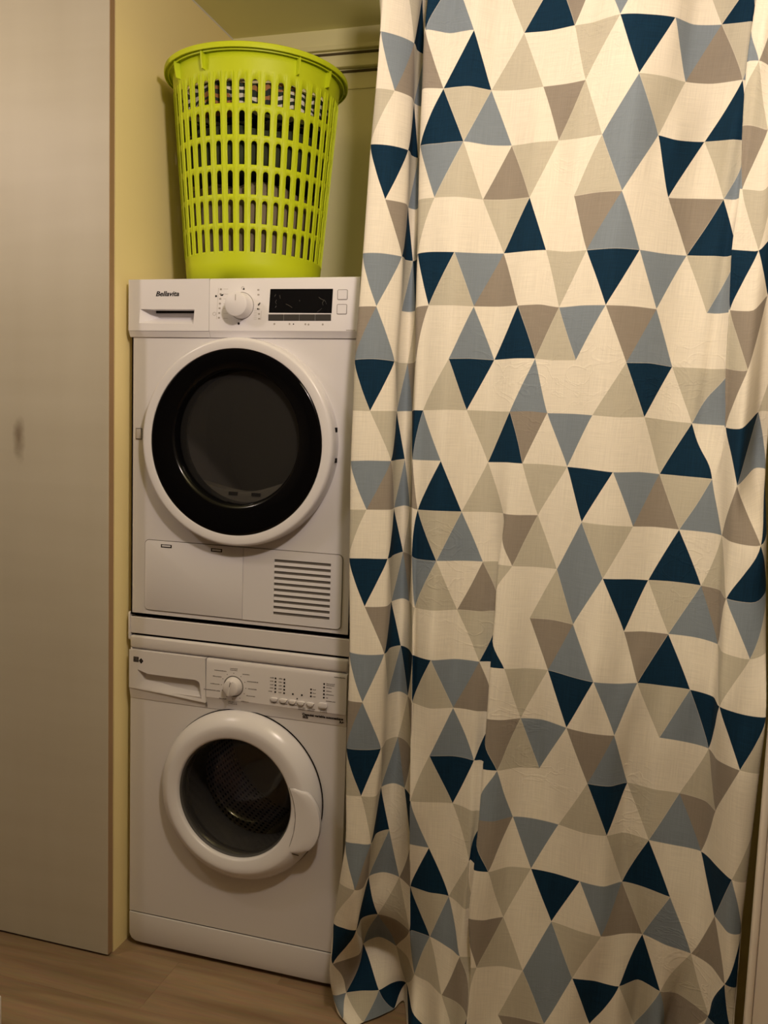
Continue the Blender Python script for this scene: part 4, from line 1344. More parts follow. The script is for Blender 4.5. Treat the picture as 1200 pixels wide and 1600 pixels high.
[(0.6447,-0.0748,1.6687),(0.6362,-0.0975,1.6686),(0.6327,-0.1198,1.6687),(0.649,-0.1234,1.6693),(0.6718,-0.117,1.6699),(0.6939,-0.1015,1.6696),(0.7109,-0.0818,1.6692),(0.7115,-0.0624,1.6691),(0.7089,-0.0446,1.6692),(0.7142,-0.0294,1.6697),(0.722,-0.0218,1.6701),(0.7311,-0.0291,1.6701),(0.7403,-0.0453,1.6701),(0.7474,-0.0701,1.6705),(0.7555,-0.0928,1.6711),(0.7669,-0.098,1.6727),(0.7828,-0.0985,1.6739),(0.8079,-0.1059,1.6732),(0.8348,-0.1089,1.6724),(0.856,-0.0957,1.6732),(0.8772,-0.0798,1.6742),(0.9033,-0.0717,1.6746),(0.9295,-0.0694,1.6747),(0.951,-0.0775,1.6746),(0.9718,-0.0873,1.6747),(0.9956,-0.0901,1.6758),(1.0191,-0.0912,1.6761),(1.0386,-0.094,1.6726),(1.0577,-0.0964,1.6695),(1.0792,-0.0964,1.6709),(1.102,-0.0977,1.6729),(1.126,-0.1068,1.6722),(1.1511,-0.1139,1.6711),(1.1777,-0.1087,1.671),(1.2038,-0.0984,1.6708),(1.2272,-0.0868,1.6696),(1.2496,-0.0741,1.6683),(1.2719,-0.0599,1.668),(1.295,-0.0501,1.6673),(1.3213,-0.0518,1.6649),(1.3466,-0.0608,1.662),(1.3698,-0.0568,1.6612),(1.3937,-0.095,1.6604),(1.3823,-0.1272,1.6596),(1.3834,-0.1292,1.6588),(1.401,-0.145,1.655),(1.4219,-0.1536,1.6549),(1.436,-0.1439,1.67),(1.448,-0.13,1.6855),(1.4618,-0.1267,1.6874),(1.47,-0.12,1.6855),(1.4624,-0.0944,1.6855),(1.452,-0.07,1.6855)],
[(0.6413,-0.0814,1.5547),(0.6327,-0.104,1.5545),(0.6293,-0.1264,1.5547),(0.6469,-0.1302,1.5563),(0.6708,-0.1244,1.5576),(0.6929,-0.1105,1.5569),(0.7097,-0.0918,1.5557),(0.7102,-0.0714,1.5556),(0.7077,-0.0521,1.5557),(0.7135,-0.0359,1.5561),(0.7222,-0.0277,1.5565),(0.7323,-0.0351,1.5565),(0.7427,-0.0516,1.5565),(0.751,-0.0768,1.5566),(0.7597,-0.0994,1.5574),(0.7688,-0.1033,1.56),(0.7824,-0.1028,1.5623),(0.8076,-0.1117,1.5617),(0.835,-0.1164,1.5608),(0.8556,-0.103,1.5624),(0.8759,-0.0868,1.564),(0.9008,-0.0795,1.5633),(0.9262,-0.0781,1.5624),(0.9485,-0.0866,1.5632),(0.97,-0.0967,1.5642),(0.9929,-0.1002,1.5645),(1.0149,-0.1016,1.5643),(1.0334,-0.1025,1.5627),(1.0521,-0.1028,1.5612),(1.0743,-0.1022,1.5614),(1.0978,-0.1036,1.5619),(1.1209,-0.113,1.5617),(1.1449,-0.1211,1.561),(1.1713,-0.1186,1.5593),(1.1977,-0.111,1.558),(1.2217,-0.1003,1.5587),(1.2446,-0.088,1.5592),(1.2659,-0.0747,1.557),(1.2878,-0.0653,1.5544),(1.3133,-0.0661,1.553),(1.3391,-0.0736,1.5517),(1.3625,-0.0696,1.5505),(1.3941,-0.105,1.5493),(1.3832,-0.1344,1.5481),(1.3867,-0.1364,1.5469),(1.4011,-0.1564,1.5426),(1.4189,-0.1677,1.5426),(1.4341,-0.1515,1.5591),(1.448,-0.13,1.5761),(1.4619,-0.1258,1.5782),(1.47,-0.12,1.5761),(1.4624,-0.0944,1.5761),(1.452,-0.07,1.5761)],
[(0.6425,-0.088,1.4452),(0.634,-0.1105,1.4452),(0.6305,-0.133,1.4452),(0.6467,-0.137,1.4452),(0.6697,-0.1317,1.4453),(0.6936,-0.1194,1.4463),(0.7124,-0.1019,1.4472),(0.7132,-0.0805,1.4472),(0.7104,-0.0596,1.4472),(0.7161,-0.0424,1.448),(0.7247,-0.0336,1.4488),(0.7346,-0.0411,1.4488),(0.7448,-0.0579,1.4488),(0.7532,-0.0834,1.4497),(0.7615,-0.1061,1.4505),(0.7696,-0.1086,1.4506),(0.7819,-0.1071,1.4508),(0.806,-0.1174,1.4518),(0.8328,-0.1239,1.4529),(0.8536,-0.1104,1.4535),(0.8745,-0.0939,1.4538),(0.9002,-0.0873,1.4538),(0.926,-0.0868,1.4537),(0.9478,-0.0957,1.4535),(0.9683,-0.1061,1.4536),(0.9887,-0.1104,1.4546),(1.0086,-0.1119,1.4553),(1.027,-0.1109,1.4542),(1.0465,-0.1092,1.4528),(1.0707,-0.108,1.4529),(1.0955,-0.1095,1.4529),(1.1168,-0.1192,1.4521),(1.1386,-0.1283,1.4508),(1.1648,-0.1284,1.4492),(1.1917,-0.1235,1.4481),(1.2162,-0.1137,1.4492),(1.2395,-0.1018,1.4501),(1.2607,-0.0894,1.4483),(1.282,-0.0804,1.4458),(1.3065,-0.0803,1.4434),(1.3317,-0.0864,1.4415),(1.3551,-0.0824,1.4399),(1.4007,-0.115,1.4382),(1.3889,-0.1417,1.4366),(1.39,-0.1437,1.4349),(1.4016,-0.1678,1.4324),(1.4159,-0.1819,1.4346),(1.4322,-0.159,1.4506),(1.448,-0.13,1.4667),(1.4621,-0.1249,1.4687),(1.47,-0.12,1.4667),(1.4624,-0.0944,1.4667),(1.452,-0.07,1.4667)],
[(0.6436,-0.0945,1.3358),(0.6351,-0.1171,1.3356),(0.6316,-0.1395,1.3358),(0.6481,-0.1438,1.3372),(0.6715,-0.139,1.3386),(0.6959,-0.1283,1.3388),(0.7151,-0.112,1.3387),(0.7159,-0.0896,1.3385),(0.7131,-0.0671,1.3387),(0.7188,-0.0489,1.3399),(0.7272,-0.0395,1.3411),(0.7369,-0.0471,1.3411),(0.747,-0.0642,1.3411),(0.7553,-0.0901,1.3424),(0.7634,-0.1128,1.3436),(0.7703,-0.1139,1.3435),(0.7812,-0.1114,1.3432),(0.8042,-0.1232,1.344),(0.8305,-0.1314,1.3449),(0.8528,-0.1177,1.3452),(0.8752,-0.1009,1.3452),(0.9007,-0.0951,1.345),(0.9257,-0.0956,1.345),(0.9473,-0.1048,1.346),(0.967,-0.1155,1.3469),(0.9847,-0.1206,1.3467),(1.0023,-0.1223,1.3464),(1.0217,-0.1194,1.3467),(1.043,-0.1156,1.3468),(1.0681,-0.1139,1.3455),(1.0933,-0.1155,1.344),(1.1138,-0.1254,1.3434),(1.1345,-0.1355,1.3425),(1.1595,-0.1383,1.3402),(1.1857,-0.1361,1.3382),(1.2111,-0.1271,1.3391),(1.2352,-0.1156,1.3402),(1.2558,-0.1041,1.3389),(1.2763,-0.0956,1.3371),(1.3007,-0.0945,1.3359),(1.326,-0.0992,1.3348),(1.3521,-0.1107,1.3341),(1.3743,-0.125,1.3334),(1.3855,-0.1367,1.3323),(1.3932,-0.1509,1.3308),(1.402,-0.1792,1.3266),(1.4129,-0.1961,1.3265),(1.4303,-0.1665,1.3416),(1.448,-0.13,1.3573),(1.4623,-0.124,1.3592),(1.47,-0.12,1.3573),(1.4624,-0.0944,1.3573),(1.452,-0.07,1.3573)],
[(0.6475,-0.1011,1.2299),(0.6392,-0.1236,1.2298),(0.6355,-0.1461,1.2299),(0.6509,-0.1506,1.2308),(0.6734,-0.1464,1.2318),(0.6982,-0.1372,1.2322),(0.7181,-0.1221,1.2322),(0.719,-0.0986,1.232),(0.7161,-0.0746,1.2322),(0.722,-0.0554,1.2341),(0.7307,-0.0454,1.236),(0.7409,-0.053,1.236),(0.7514,-0.0704,1.236),(0.7605,-0.0968,1.2381),(0.7685,-0.1195,1.2397),(0.7724,-0.1192,1.2378),(0.7805,-0.1156,1.2357),(0.8041,-0.1289,1.2368),(0.8317,-0.1388,1.2381),(0.8538,-0.1251,1.2374),(0.8759,-0.108,1.2366),(0.9016,-0.1029,1.2375),(0.9267,-0.1043,1.2389),(0.9492,-0.1076,1.2396),(0.9671,-0.1217,1.2402),(0.9768,-0.1327,1.2399),(0.9982,-0.1327,1.2396),(1.0179,-0.1278,1.2403),(1.0396,-0.122,1.2407),(1.0643,-0.1197,1.2394),(1.0891,-0.1214,1.2376),(1.1095,-0.1316,1.2359),(1.1303,-0.1427,1.2343),(1.1558,-0.1482,1.2327),(1.1823,-0.1486,1.2315),(1.2073,-0.1406,1.2307),(1.2309,-0.1295,1.2303),(1.2514,-0.1189,1.2303),(1.2719,-0.1108,1.2303),(1.2956,-0.1087,1.2292),(1.3204,-0.1119,1.2282),(1.3468,-0.1221,1.2284),(1.3703,-0.1349,1.2287),(1.3857,-0.1447,1.2281),(1.3964,-0.1581,1.2267),(1.4015,-0.1848,1.2241),(1.4094,-0.2103,1.2215),(1.4337,-0.2236,1.2187),(1.4581,-0.2229,1.22),(1.4695,-0.1966,1.2339),(1.4726,-0.1625,1.2479),(1.4645,-0.1337,1.2496),(1.4546,-0.1125,1.2479)],
[(0.6515,-0.1077,1.124),(0.6431,-0.1301,1.1239),(0.6395,-0.1527,1.124),(0.6548,-0.1574,1.1252),(0.6772,-0.1537,1.1263),(0.7017,-0.1461,1.1262),(0.7212,-0.1322,1.1258),(0.722,-0.1077,1.1255),(0.7192,-0.082,1.1258),(0.7253,-0.062,1.1283),(0.7343,-0.0513,1.1308),(0.7449,-0.059,1.1308),(0.7558,-0.0767,1.1308),(0.7656,-0.1034,1.1338),(0.7737,-0.1262,1.1358),(0.7761,-0.1245,1.1323),(0.7826,-0.1199,1.1285),(0.8056,-0.1347,1.1295),(0.833,-0.1463,1.1314),(0.855,-0.1324,1.1312),(0.877,-0.115,1.1308),(0.9028,-0.1107,1.1316),(0.9277,-0.113,1.1327),(0.9528,-0.107,1.1344),(0.9722,-0.1265,1.1361),(0.9651,-0.146,1.1344),(0.9942,-0.143,1.1328),(1.0148,-0.1363,1.1325),(1.0375,-0.1284,1.1325),(1.0612,-0.1255,1.1319),(1.0849,-0.1273,1.1311),(1.1063,-0.1378,1.1305),(1.1281,-0.1499,1.1294),(1.1531,-0.1581,1.127),(1.1789,-0.1612,1.1248),(1.2045,-0.154,1.1248),(1.2287,-0.1433,1.1251),(1.2482,-0.1336,1.1243),(1.2675,-0.1259,1.1234),(1.2912,-0.123,1.1235),(1.3164,-0.1247,1.1238),(1.3423,-0.1335,1.1241),(1.3664,-0.1449,1.124),(1.3856,-0.1527,1.1231),(1.3993,-0.1653,1.1215),(1.4017,-0.1953,1.1188),(1.4059,-0.2245,1.1165),(1.4293,-0.2374,1.1148),(1.4544,-0.2388,1.1165),(1.469,-0.2259,1.1275),(1.4752,-0.205,1.1385),(1.4675,-0.1779,1.1399),(1.4572,-0.155,1.1385)],
[(0.6579,-0.1159,1.0219),(0.6497,-0.1384,1.0219),(0.6459,-0.1609,1.0219),(0.66,-0.1648,1.0212),(0.681,-0.1611,1.0208),(0.7051,-0.1562,1.0217),(0.7246,-0.1448,1.0228),(0.7253,-0.1194,1.0227),(0.7226,-0.0921,1.0228),(0.7291,-0.071,1.024),(0.7386,-0.0598,1.0253),(0.7499,-0.0673,1.0253),(0.7616,-0.0851,1.0253),(0.7723,-0.112,1.0269),(0.7807,-0.1345,1.0278),(0.7808,-0.1305,1.0244),(0.7847,-0.1242,1.0212),(0.8066,-0.1414,1.023),(0.8335,-0.1557,1.0255),(0.8556,-0.1407,1.0255),(0.8781,-0.1221,1.0251),(0.9051,-0.1196,1.0253),(0.9306,-0.1239,1.0262),(0.9557,-0.1179,1.0291),(0.9741,-0.1384,1.032),(0.9652,-0.159,1.0291),(0.9931,-0.156,1.0262),(1.0132,-0.1461,1.0248),(1.0354,-0.1348,1.0243),(1.0586,-0.132,1.0248),(1.082,-0.1348,1.0254),(1.1038,-0.1447,1.0252),(1.126,-0.1571,1.0246),(1.1509,-0.1696,1.0235),(1.1765,-0.1769,1.0222),(1.2023,-0.169,1.0208),(1.2264,-0.1571,1.0199),(1.2449,-0.1502,1.0207),(1.2632,-0.1449,1.0216),(1.2869,-0.1392,1.0204),(1.3123,-0.1375,1.0194),(1.3379,-0.146,1.0209),(1.3624,-0.1574,1.0219),(1.3853,-0.1619,1.0191),(1.4023,-0.1725,1.0162),(1.4034,-0.2075,1.0171),(1.4052,-0.2422,1.0181),(1.4264,-0.2532,1.0146),(1.4507,-0.2547,1.0129),(1.4683,-0.255,1.0207),(1.4779,-0.2475,1.0291),(1.4706,-0.222,1.0301),(1.4599,-0.1975,1.0291)],
[(0.6643,-0.1241,0.9197),(0.6564,-0.1468,0.92),(0.6523,-0.1691,0.9197),(0.6645,-0.1712,0.9174),(0.6838,-0.1666,0.9156),(0.708,-0.1651,0.9174),(0.728,-0.1574,0.9197),(0.7288,-0.1328,0.92),(0.726,-0.1054,0.9197),(0.7328,-0.0849,0.9197),(0.7429,-0.0736,0.9197),(0.755,-0.08,0.9197),(0.7674,-0.0962,0.9197),(0.7791,-0.1219,0.9199),(0.7876,-0.1428,0.9197),(0.7855,-0.1357,0.9175),(0.7868,-0.1274,0.9157),(0.8075,-0.1476,0.9176),(0.8341,-0.165,0.9197),(0.8564,-0.1481,0.9188),(0.8795,-0.1273,0.9177),(0.9076,-0.1277,0.9185),(0.9335,-0.1347,0.9197),(0.9575,-0.1287,0.9204),(0.9718,-0.1503,0.9211),(0.9631,-0.1719,0.9204),(0.9921,-0.1689,0.9197),(1.011,-0.1552,0.9183),(1.0319,-0.1395,0.9173),(1.0552,-0.1378,0.9185),(1.0792,-0.1422,0.9197),(1.1023,-0.1506,0.9186),(1.1256,-0.1625,0.9174),(1.1496,-0.1803,0.9187),(1.174,-0.1926,0.9197),(1.1996,-0.1821,0.9173),(1.2236,-0.1675,0.9151),(1.2411,-0.1652,0.9174),(1.2589,-0.1639,0.9197),(1.2837,-0.1538,0.9173),(1.3101,-0.1471,0.9148),(1.3348,-0.1569,0.9174),(1.3584,-0.1699,0.9197),(1.3823,-0.1702,0.9164),(1.4007,-0.178,0.9132),(1.4025,-0.219,0.9166),(1.4044,-0.2599,0.9197),(1.4246,-0.2669,0.9156),(1.4482,-0.2666,0.9116),(1.468,-0.2818,0.9152),(1.48,-0.29,0.9197),(1.473,-0.2664,0.9202),(1.462,-0.24,0.9197)],
[(0.664,-0.1234,0.8103),(0.6559,-0.1456,0.8103),(0.652,-0.1684,0.8103),(0.6661,-0.1744,0.8103),(0.6866,-0.1721,0.8103),(0.7086,-0.1645,0.8103),(0.7261,-0.1502,0.8103),(0.7265,-0.1252,0.8103),(0.7241,-0.099,0.8103),(0.7313,-0.0787,0.8103),(0.7419,-0.0677,0.8103),(0.7547,-0.0741,0.8103),(0.7679,-0.0904,0.8103),(0.7803,-0.1156,0.8103),(0.7894,-0.1372,0.8103),(0.7876,-0.1352,0.8103),(0.7888,-0.1306,0.8103),(0.809,-0.1444,0.8103),(0.8349,-0.156,0.8103),(0.8575,-0.1457,0.8103),(0.8809,-0.1326,0.8103),(0.9082,-0.1314,0.8103),(0.933,-0.1358,0.8103),(0.9553,-0.1298,0.8103),(0.97,-0.1524,0.8103),(0.9613,-0.175,0.8103),(0.9902,-0.172,0.8103),(1.0084,-0.1595,0.8103),(1.0285,-0.1443,0.8103),(1.0513,-0.1367,0.8103),(1.0756,-0.1365,0.8103),(1.1003,-0.1507,0.8103),(1.1252,-0.1678,0.8103),(1.1497,-0.178,0.8103),(1.1739,-0.1834,0.8103),(1.1981,-0.1833,0.8103),(1.2207,-0.1779,0.8103),(1.238,-0.1641,0.8103),(1.2559,-0.1517,0.8103),(1.2811,-0.1522,0.8103),(1.3079,-0.1566,0.8103),(1.3326,-0.1585,0.8103),(1.3562,-0.1623,0.8103),(1.3799,-0.1697,0.8103),(1.3991,-0.1834,0.8103),(1.4052,-0.21,0.8103),(1.4104,-0.239,0.8103),(1.4266,-0.2622,0.8103),(1.4456,-0.2785,0.8103),(1.4656,-0.2842,0.8103),(1.479,-0.2788,0.8103),(1.4721,-0.2538,0.8103),(1.461,-0.2288,0.8103)],
[(0.6637,-0.1226,0.7009),(0.6555,-0.1452,0.7009),(0.6517,-0.1676,0.7009),(0.6662,-0.1715,0.7009),(0.6869,-0.1668,0.7009),(0.7079,-0.1579,0.7009),(0.7242,-0.1429,0.7009),(0.7244,-0.1182,0.7009),(0.7222,-0.0926,0.7009),(0.7297,-0.0725,0.7009),(0.7409,-0.0617,0.7009),(0.7544,-0.0683,0.7009),(0.7683,-0.0846,0.7009),(0.7813,-0.109,0.7009),(0.7911,-0.1315,0.7009),(0.7909,-0.1375,0.7009),(0.7931,-0.1388,0.7009),(0.8115,-0.1445,0.7009),(0.8357,-0.147,0.7009),(0.8596,-0.1379,0.7009),(0.8843,-0.1288,0.7009),(0.9099,-0.1299,0.7009),(0.9325,-0.1369,0.7009),(0.9474,-0.1309,0.7009),(0.9625,-0.1544,0.7009),(0.959,-0.178,0.7009),(0.9884,-0.175,0.7009),(1.0061,-0.1608,0.7009),(1.0256,-0.1438,0.7009),(1.048,-0.1337,0.7009),(1.072,-0.1309,0.7009),(1.0969,-0.1421,0.7009),(1.1224,-0.1572,0.7009),(1.1483,-0.1676,0.7009),(1.1737,-0.1743,0.7009),(1.1977,-0.1754,0.7009),(1.2196,-0.1705,0.7009),(1.2359,-0.1539,0.7009),(1.2529,-0.1396,0.7009),(1.2778,-0.1449,0.7009),(1.3047,-0.1542,0.7009),(1.3297,-0.1541,0.7009),(1.354,-0.1547,0.7009),(1.3792,-0.1619,0.7009),(1.4002,-0.1745,0.7009),(1.4092,-0.1942,0.7009),(1.4164,-0.2181,0.7009),(1.4309,-0.2472,0.7009),(1.4472,-0.2706,0.7009),(1.4654,-0.2755,0.7009),(1.4775,-0.2676,0.7009),(1.4704,-0.2425,0.7009),(1.4595,-0.2176,0.7009)],
[(0.665,-0.1199,0.5915),(0.6569,-0.1426,0.5915),(0.653,-0.1649,0.5915),(0.6674,-0.1668,0.5915),(0.6872,-0.1615,0.5915),(0.7049,-0.158,0.5915),(0.718,-0.1488,0.5915),(0.7176,-0.1251,0.5915),(0.716,-0.0992,0.5915),(0.7243,-0.0799,0.5915),(0.7367,-0.0688,0.5915),(0.7517,-0.0726,0.5915),(0.7674,-0.0853,0.5915),(0.7817,-0.1052,0.5915),(0.7928,-0.1258,0.5915),(0.7942,-0.1394,0.5915),(0.7974,-0.1469,0.5915),(0.8146,-0.1445,0.5915),(0.8375,-0.1378,0.5915),(0.8622,-0.1294,0.5915),(0.8876,-0.1249,0.5915),(0.9124,-0.133,0.5915),(0.9334,-0.1461,0.5915),(0.9499,-0.1401,0.5915),(0.9648,-0.1623,0.5915),(0.9562,-0.1845,0.5915),(0.9852,-0.1815,0.5915),(1.003,-0.1633,0.5915),(1.0228,-0.1432,0.5915),(1.0454,-0.1369,0.5915),(1.0695,-0.1366,0.5915),(1.0942,-0.1399,0.5915),(1.1196,-0.1465,0.5915),(1.146,-0.1574,0.5915),(1.172,-0.1667,0.5915),(1.1962,-0.1679,0.5915),(1.2184,-0.1631,0.5915),(1.2362,-0.148,0.5915),(1.2541,-0.1353,0.5915),(1.2769,-0.1414,0.5915),(1.3016,-0.1517,0.5915),(1.3267,-0.155,0.5915),(1.352,-0.1573,0.5915),(1.3784,-0.159,0.5915),(1.4013,-0.1656,0.5915),(1.4141,-0.1853,0.5915),(1.4238,-0.2106,0.5915),(1.436,-0.2398,0.5915),(1.4489,-0.2627,0.5915),(1.4651,-0.266,0.5915),(1.476,-0.2565,0.5915),(1.4687,-0.2311,0.5915),(1.458,-0.2065,0.5915)],
[(0.6663,-0.1172,0.4821),(0.6584,-0.1396,0.4821),(0.6543,-0.1622,0.4821),(0.6667,-0.1666,0.4821),(0.6841,-0.1642,0.4821),(0.6999,-0.1626,0.4821),(0.7118,-0.1546,0.4821),(0.7111,-0.1315,0.4821),(0.7098,-0.1058,0.4821),(0.7189,-0.0872,0.4821),(0.7325,-0.0759,0.4821),(0.7491,-0.0769,0.4821),(0.7664,-0.086,0.4821),(0.7824,-0.1032,0.4821),(0.7945,-0.1201,0.4821),(0.7946,-0.1259,0.4821),(0.7966,-0.1276,0.4821),(0.815,-0.1289,0.4821),(0.8392,-0.1285,0.4821),(0.8632,-0.1234,0.4821),(0.8876,-0.1223,0.4821),(0.9129,-0.1368,0.4821),(0.9344,-0.1552,0.4821),(0.9369,-0.1492,0.4821),(0.9518,-0.1701,0.4821),(0.9524,-0.1909,0.4821),(0.9821,-0.1879,0.4821),(0.9996,-0.1711,0.4821),(1.0192,-0.1521,0.4821),(1.0422,-0.1449,0.4821),(1.067,-0.1424,0.4821),(1.0922,-0.1422,0.4821),(1.1178,-0.1451,0.4821),(1.1442,-0.1519,0.4821),(1.1703,-0.1591,0.4821),(1.1957,-0.1644,0.4821),(1.2191,-0.1639,0.4821),(1.2373,-0.1472,0.4821),(1.2553,-0.131,0.4821),(1.2781,-0.1318,0.4821),(1.3023,-0.1392,0.4821),(1.3261,-0.1497,0.4821),(1.3501,-0.1598,0.4821),(1.3757,-0.1612,0.4821),(1.3993,-0.1649,0.4821),(1.4171,-0.1811,0.4821),(1.4312,-0.2031,0.4821),(1.4417,-0.2315,0.4821),(1.451,-0.2541,0.4821),(1.4651,-0.256,0.4821),(1.4745,-0.2453,0.4821),(1.467,-0.2198,0.4821),(1.4565,-0.1953,0.4821)],
[(0.6501,-0.1018,0.3727),(0.6415,-0.123,0.3727),(0.6381,-0.1468,0.3727),(0.6578,-0.1609,0.3727),(0.6809,-0.167,0.3727),(0.6913,-0.1617,0.3727),(0.6961,-0.148,0.3727),(0.6944,-0.1246,0.3727),(0.6941,-0.0999,0.3727),(0.7049,-0.0816,0.3727),(0.721,-0.0705,0.3727),(0.741,-0.071,0.3727),(0.7618,-0.0793,0.3727),(0.7813,-0.0966,0.3727),(0.7957,-0.1122,0.3727),(0.7949,-0.1115,0.3727),(0.7957,-0.1083,0.3727),(0.8165,-0.1139,0.3727),(0.8428,-0.12,0.3727),(0.8655,-0.1182,0.3727),(0.8875,-0.1197,0.3727),(0.9104,-0.1372,0.3727),(0.9299,-0.1585,0.3727),(0.9396,-0.1525,0.3727),(0.9544,-0.1719,0.3727),(0.9454,-0.1912,0.3727),(0.9748,-0.1882,0.3727),(0.9937,-0.1751,0.3727),(1.0155,-0.1611,0.3727),(1.0397,-0.1564,0.3727),(1.0651,-0.1538,0.3727),(1.0904,-0.1474,0.3727),(1.1161,-0.1436,0.3727),(1.1423,-0.1498,0.3727),(1.1686,-0.1581,0.3727),(1.195,-0.1638,0.3727),(1.2197,-0.1647,0.3727),(1.2398,-0.1543,0.3727),(1.259,-0.1413,0.3727),(1.2807,-0.1311,0.3727),(1.3031,-0.1268,0.3727),(1.3251,-0.1366,0.3727),(1.3477,-0.15,0.3727),(1.373,-0.1566,0.3727),(1.3973,-0.1642,0.3727),(1.4173,-0.1776,0.3727),(1.4335,-0.1955,0.3727),(1.4443,-0.2224,0.3727),(1.4532,-0.2455,0.3727),(1.4662,-0.2516,0.3727),(1.4745,-0.2453,0.3727),(1.4668,-0.2203,0.3727),(1.4565,-0.1953,0.3727)],
[(0.634,-0.0864,0.2633),(0.6262,-0.1081,0.2633),(0.622,-0.1314,0.2633),(0.6335,-0.141,0.2633),(0.6503,-0.1445,0.2633),(0.6673,-0.1467,0.2633),(0.6805,-0.1413,0.2633),(0.6794,-0.1193,0.2633),(0.6785,-0.094,0.2633),(0.6909,-0.0761,0.2633),(0.7096,-0.065,0.2633),(0.7329,-0.0651,0.2633),(0.7573,-0.0727,0.2633),(0.7796,-0.0891,0.2633),(0.7968,-0.1043,0.2633),(0.7997,-0.1044,0.2633),(0.8031,-0.1017,0.2633),(0.8226,-0.1051,0.2633),(0.8464,-0.1115,0.2633),(0.8669,-0.121,0.2633),(0.8867,-0.133,0.2633),(0.9073,-0.1461,0.2633),(0.9254,-0.1617,0.2633),(0.9494,-0.1557,0.2633),(0.9639,-0.1736,0.2633),(0.9546,-0.1915,0.2633),(0.9674,-0.1885,0.2633),(0.99,-0.1763,0.2633),(1.0157,-0.1659,0.2633),(1.0392,-0.1648,0.2633),(1.0632,-0.1652,0.2633),(1.089,-0.1601,0.2633),(1.1153,-0.1553,0.2633),(1.1414,-0.156,0.2633),(1.1668,-0.157,0.2633),(1.1905,-0.1535,0.2633),(1.2137,-0.15,0.2633),(1.2387,-0.1526,0.2633),(1.2627,-0.1515,0.2633),(1.2823,-0.132,0.2633),(1.3013,-0.1155,0.2633),(1.3235,-0.1259,0.2633),(1.3454,-0.1402,0.2633),(1.3625,-0.1361,0.2633),(1.3809,-0.1355,0.2633),(1.4106,-0.1609,0.2633),(1.4358,-0.1879,0.2633),(1.4366,-0.1915,0.2633),(1.4353,-0.1949,0.2633),(1.456,-0.2237,0.2633),(1.4745,-0.2453,0.2633),(1.468,-0.2235,0.2633),(1.4565,-0.1953,0.2633)],
[(0.6271,-0.075,0.13),(0.6208,-0.0974,0.1285),(0.6151,-0.12,0.13),(0.6139,-0.1276,0.1422),(0.6197,-0.1221,0.1539),(0.6423,-0.0955,0.1534),(0.6641,-0.0629,0.15),(0.6639,-0.0377,0.1493),(0.6621,-0.0164,0.15),(0.6749,0.0021,0.1535),(0.6941,0.0121,0.1571),(0.7181,0.0059,0.1571),(0.7432,-0.0096,0.1571),(0.765,-0.0313,0.1613),(0.784,-0.0553,0.1642),(0.7974,-0.0769,0.1594),(0.8104,-0.0951,0.1539),(0.8287,-0.105,0.154),(0.8484,-0.114,0.1552),(0.867,-0.1302,0.1545),(0.886,-0.1463,0.1539),(0.908,-0.1538,0.1545),(0.9274,-0.1642,0.1552),(0.9432,-0.1801,0.1545),(0.9538,-0.202,0.1539),(0.9567,-0.2035,0.1545),(0.9694,-0.191,0.1552),(0.9912,-0.1793,0.1545),(1.0158,-0.1707,0.1539),(1.0403,-0.168,0.1545),(1.0652,-0.1677,0.1552),(1.0895,-0.1676,0.1545),(1.1145,-0.1669,0.1539),(1.1423,-0.1647,0.1545),(1.1688,-0.1595,0.1552),(1.1881,-0.1458,0.1545),(1.2078,-0.1353,0.1539),(1.2365,-0.1463,0.1545),(1.2647,-0.154,0.1552),(1.2827,-0.1278,0.1545),(1.2995,-0.1041,0.1539),(1.3246,-0.1226,0.1545),(1.3474,-0.1427,0.1552),(1.3544,-0.1219,0.1545),(1.3645,-0.1067,0.1539),(1.4035,-0.1492,0.1545),(1.4378,-0.1904,0.1552),(1.4287,-0.1663,0.1546),(1.4175,-0.1443,0.1539),(1.4459,-0.1951,0.1538),(1.4745,-0.2453,0.1539),(1.4691,-0.2267,0.1539),(1.4565,-0.1953,0.1539)],
[(0.62,-0.0347,0.05),(0.6132,-0.057,0.05),(0.608,-0.0797,0.05),(0.6124,-0.085,0.05),(0.6205,-0.0828,0.05),(0.6276,-0.0756,0.0495),(0.6379,-0.0669,0.05),(0.6555,-0.063,0.0542),(0.6755,-0.0586,0.058),(0.6945,-0.0502,0.0567),(0.7117,-0.0392,0.055),(0.7238,-0.024,0.057),(0.7358,-0.0108,0.06),(0.7523,0.0004,0.0619),(0.7712,-0.0063,0.065),(0.7931,-0.0634,0.0748),(0.8149,-0.1206,0.08),(0.833,-0.1229,0.0624),(0.8504,-0.1165,0.047),(0.8694,-0.1383,0.0635),(0.889,-0.1613,0.08),(0.9105,-0.1626,0.0635),(0.9294,-0.1667,0.047),(0.9389,-0.2034,0.0635),(0.9465,-0.2343,0.08),(0.9571,-0.2186,0.0635),(0.9714,-0.1935,0.047),(0.9937,-0.188,0.0635),(1.0188,-0.1857,0.08),(1.0428,-0.1767,0.0635),(1.0672,-0.1702,0.047),(1.092,-0.1763,0.0635),(1.1175,-0.1819,0.08),(1.1448,-0.1734,0.0635),(1.1708,-0.162,0.047),(1.1906,-0.1545,0.0635),(1.2108,-0.1503,0.08),(1.239,-0.155,0.0635),(1.2667,-0.1565,0.047),(1.2852,-0.1366,0.0635),(1.3025,-0.1191,0.08),(1.3271,-0.1313,0.0635),(1.3494,-0.1452,0.047),(1.3569,-0.1307,0.0635),(1.3675,-0.1217,0.08),(1.406,-0.1579,0.0635),(1.4398,-0.1929,0.047),(1.4313,-0.1752,0.0363),(1.4205,-0.1593,0.08),(1.4474,-0.2034,0.2831),(1.4745,-0.2453,0.4821),(1.4689,-0.2257,0.5072),(1.4565,-0.1953,0.4821)],
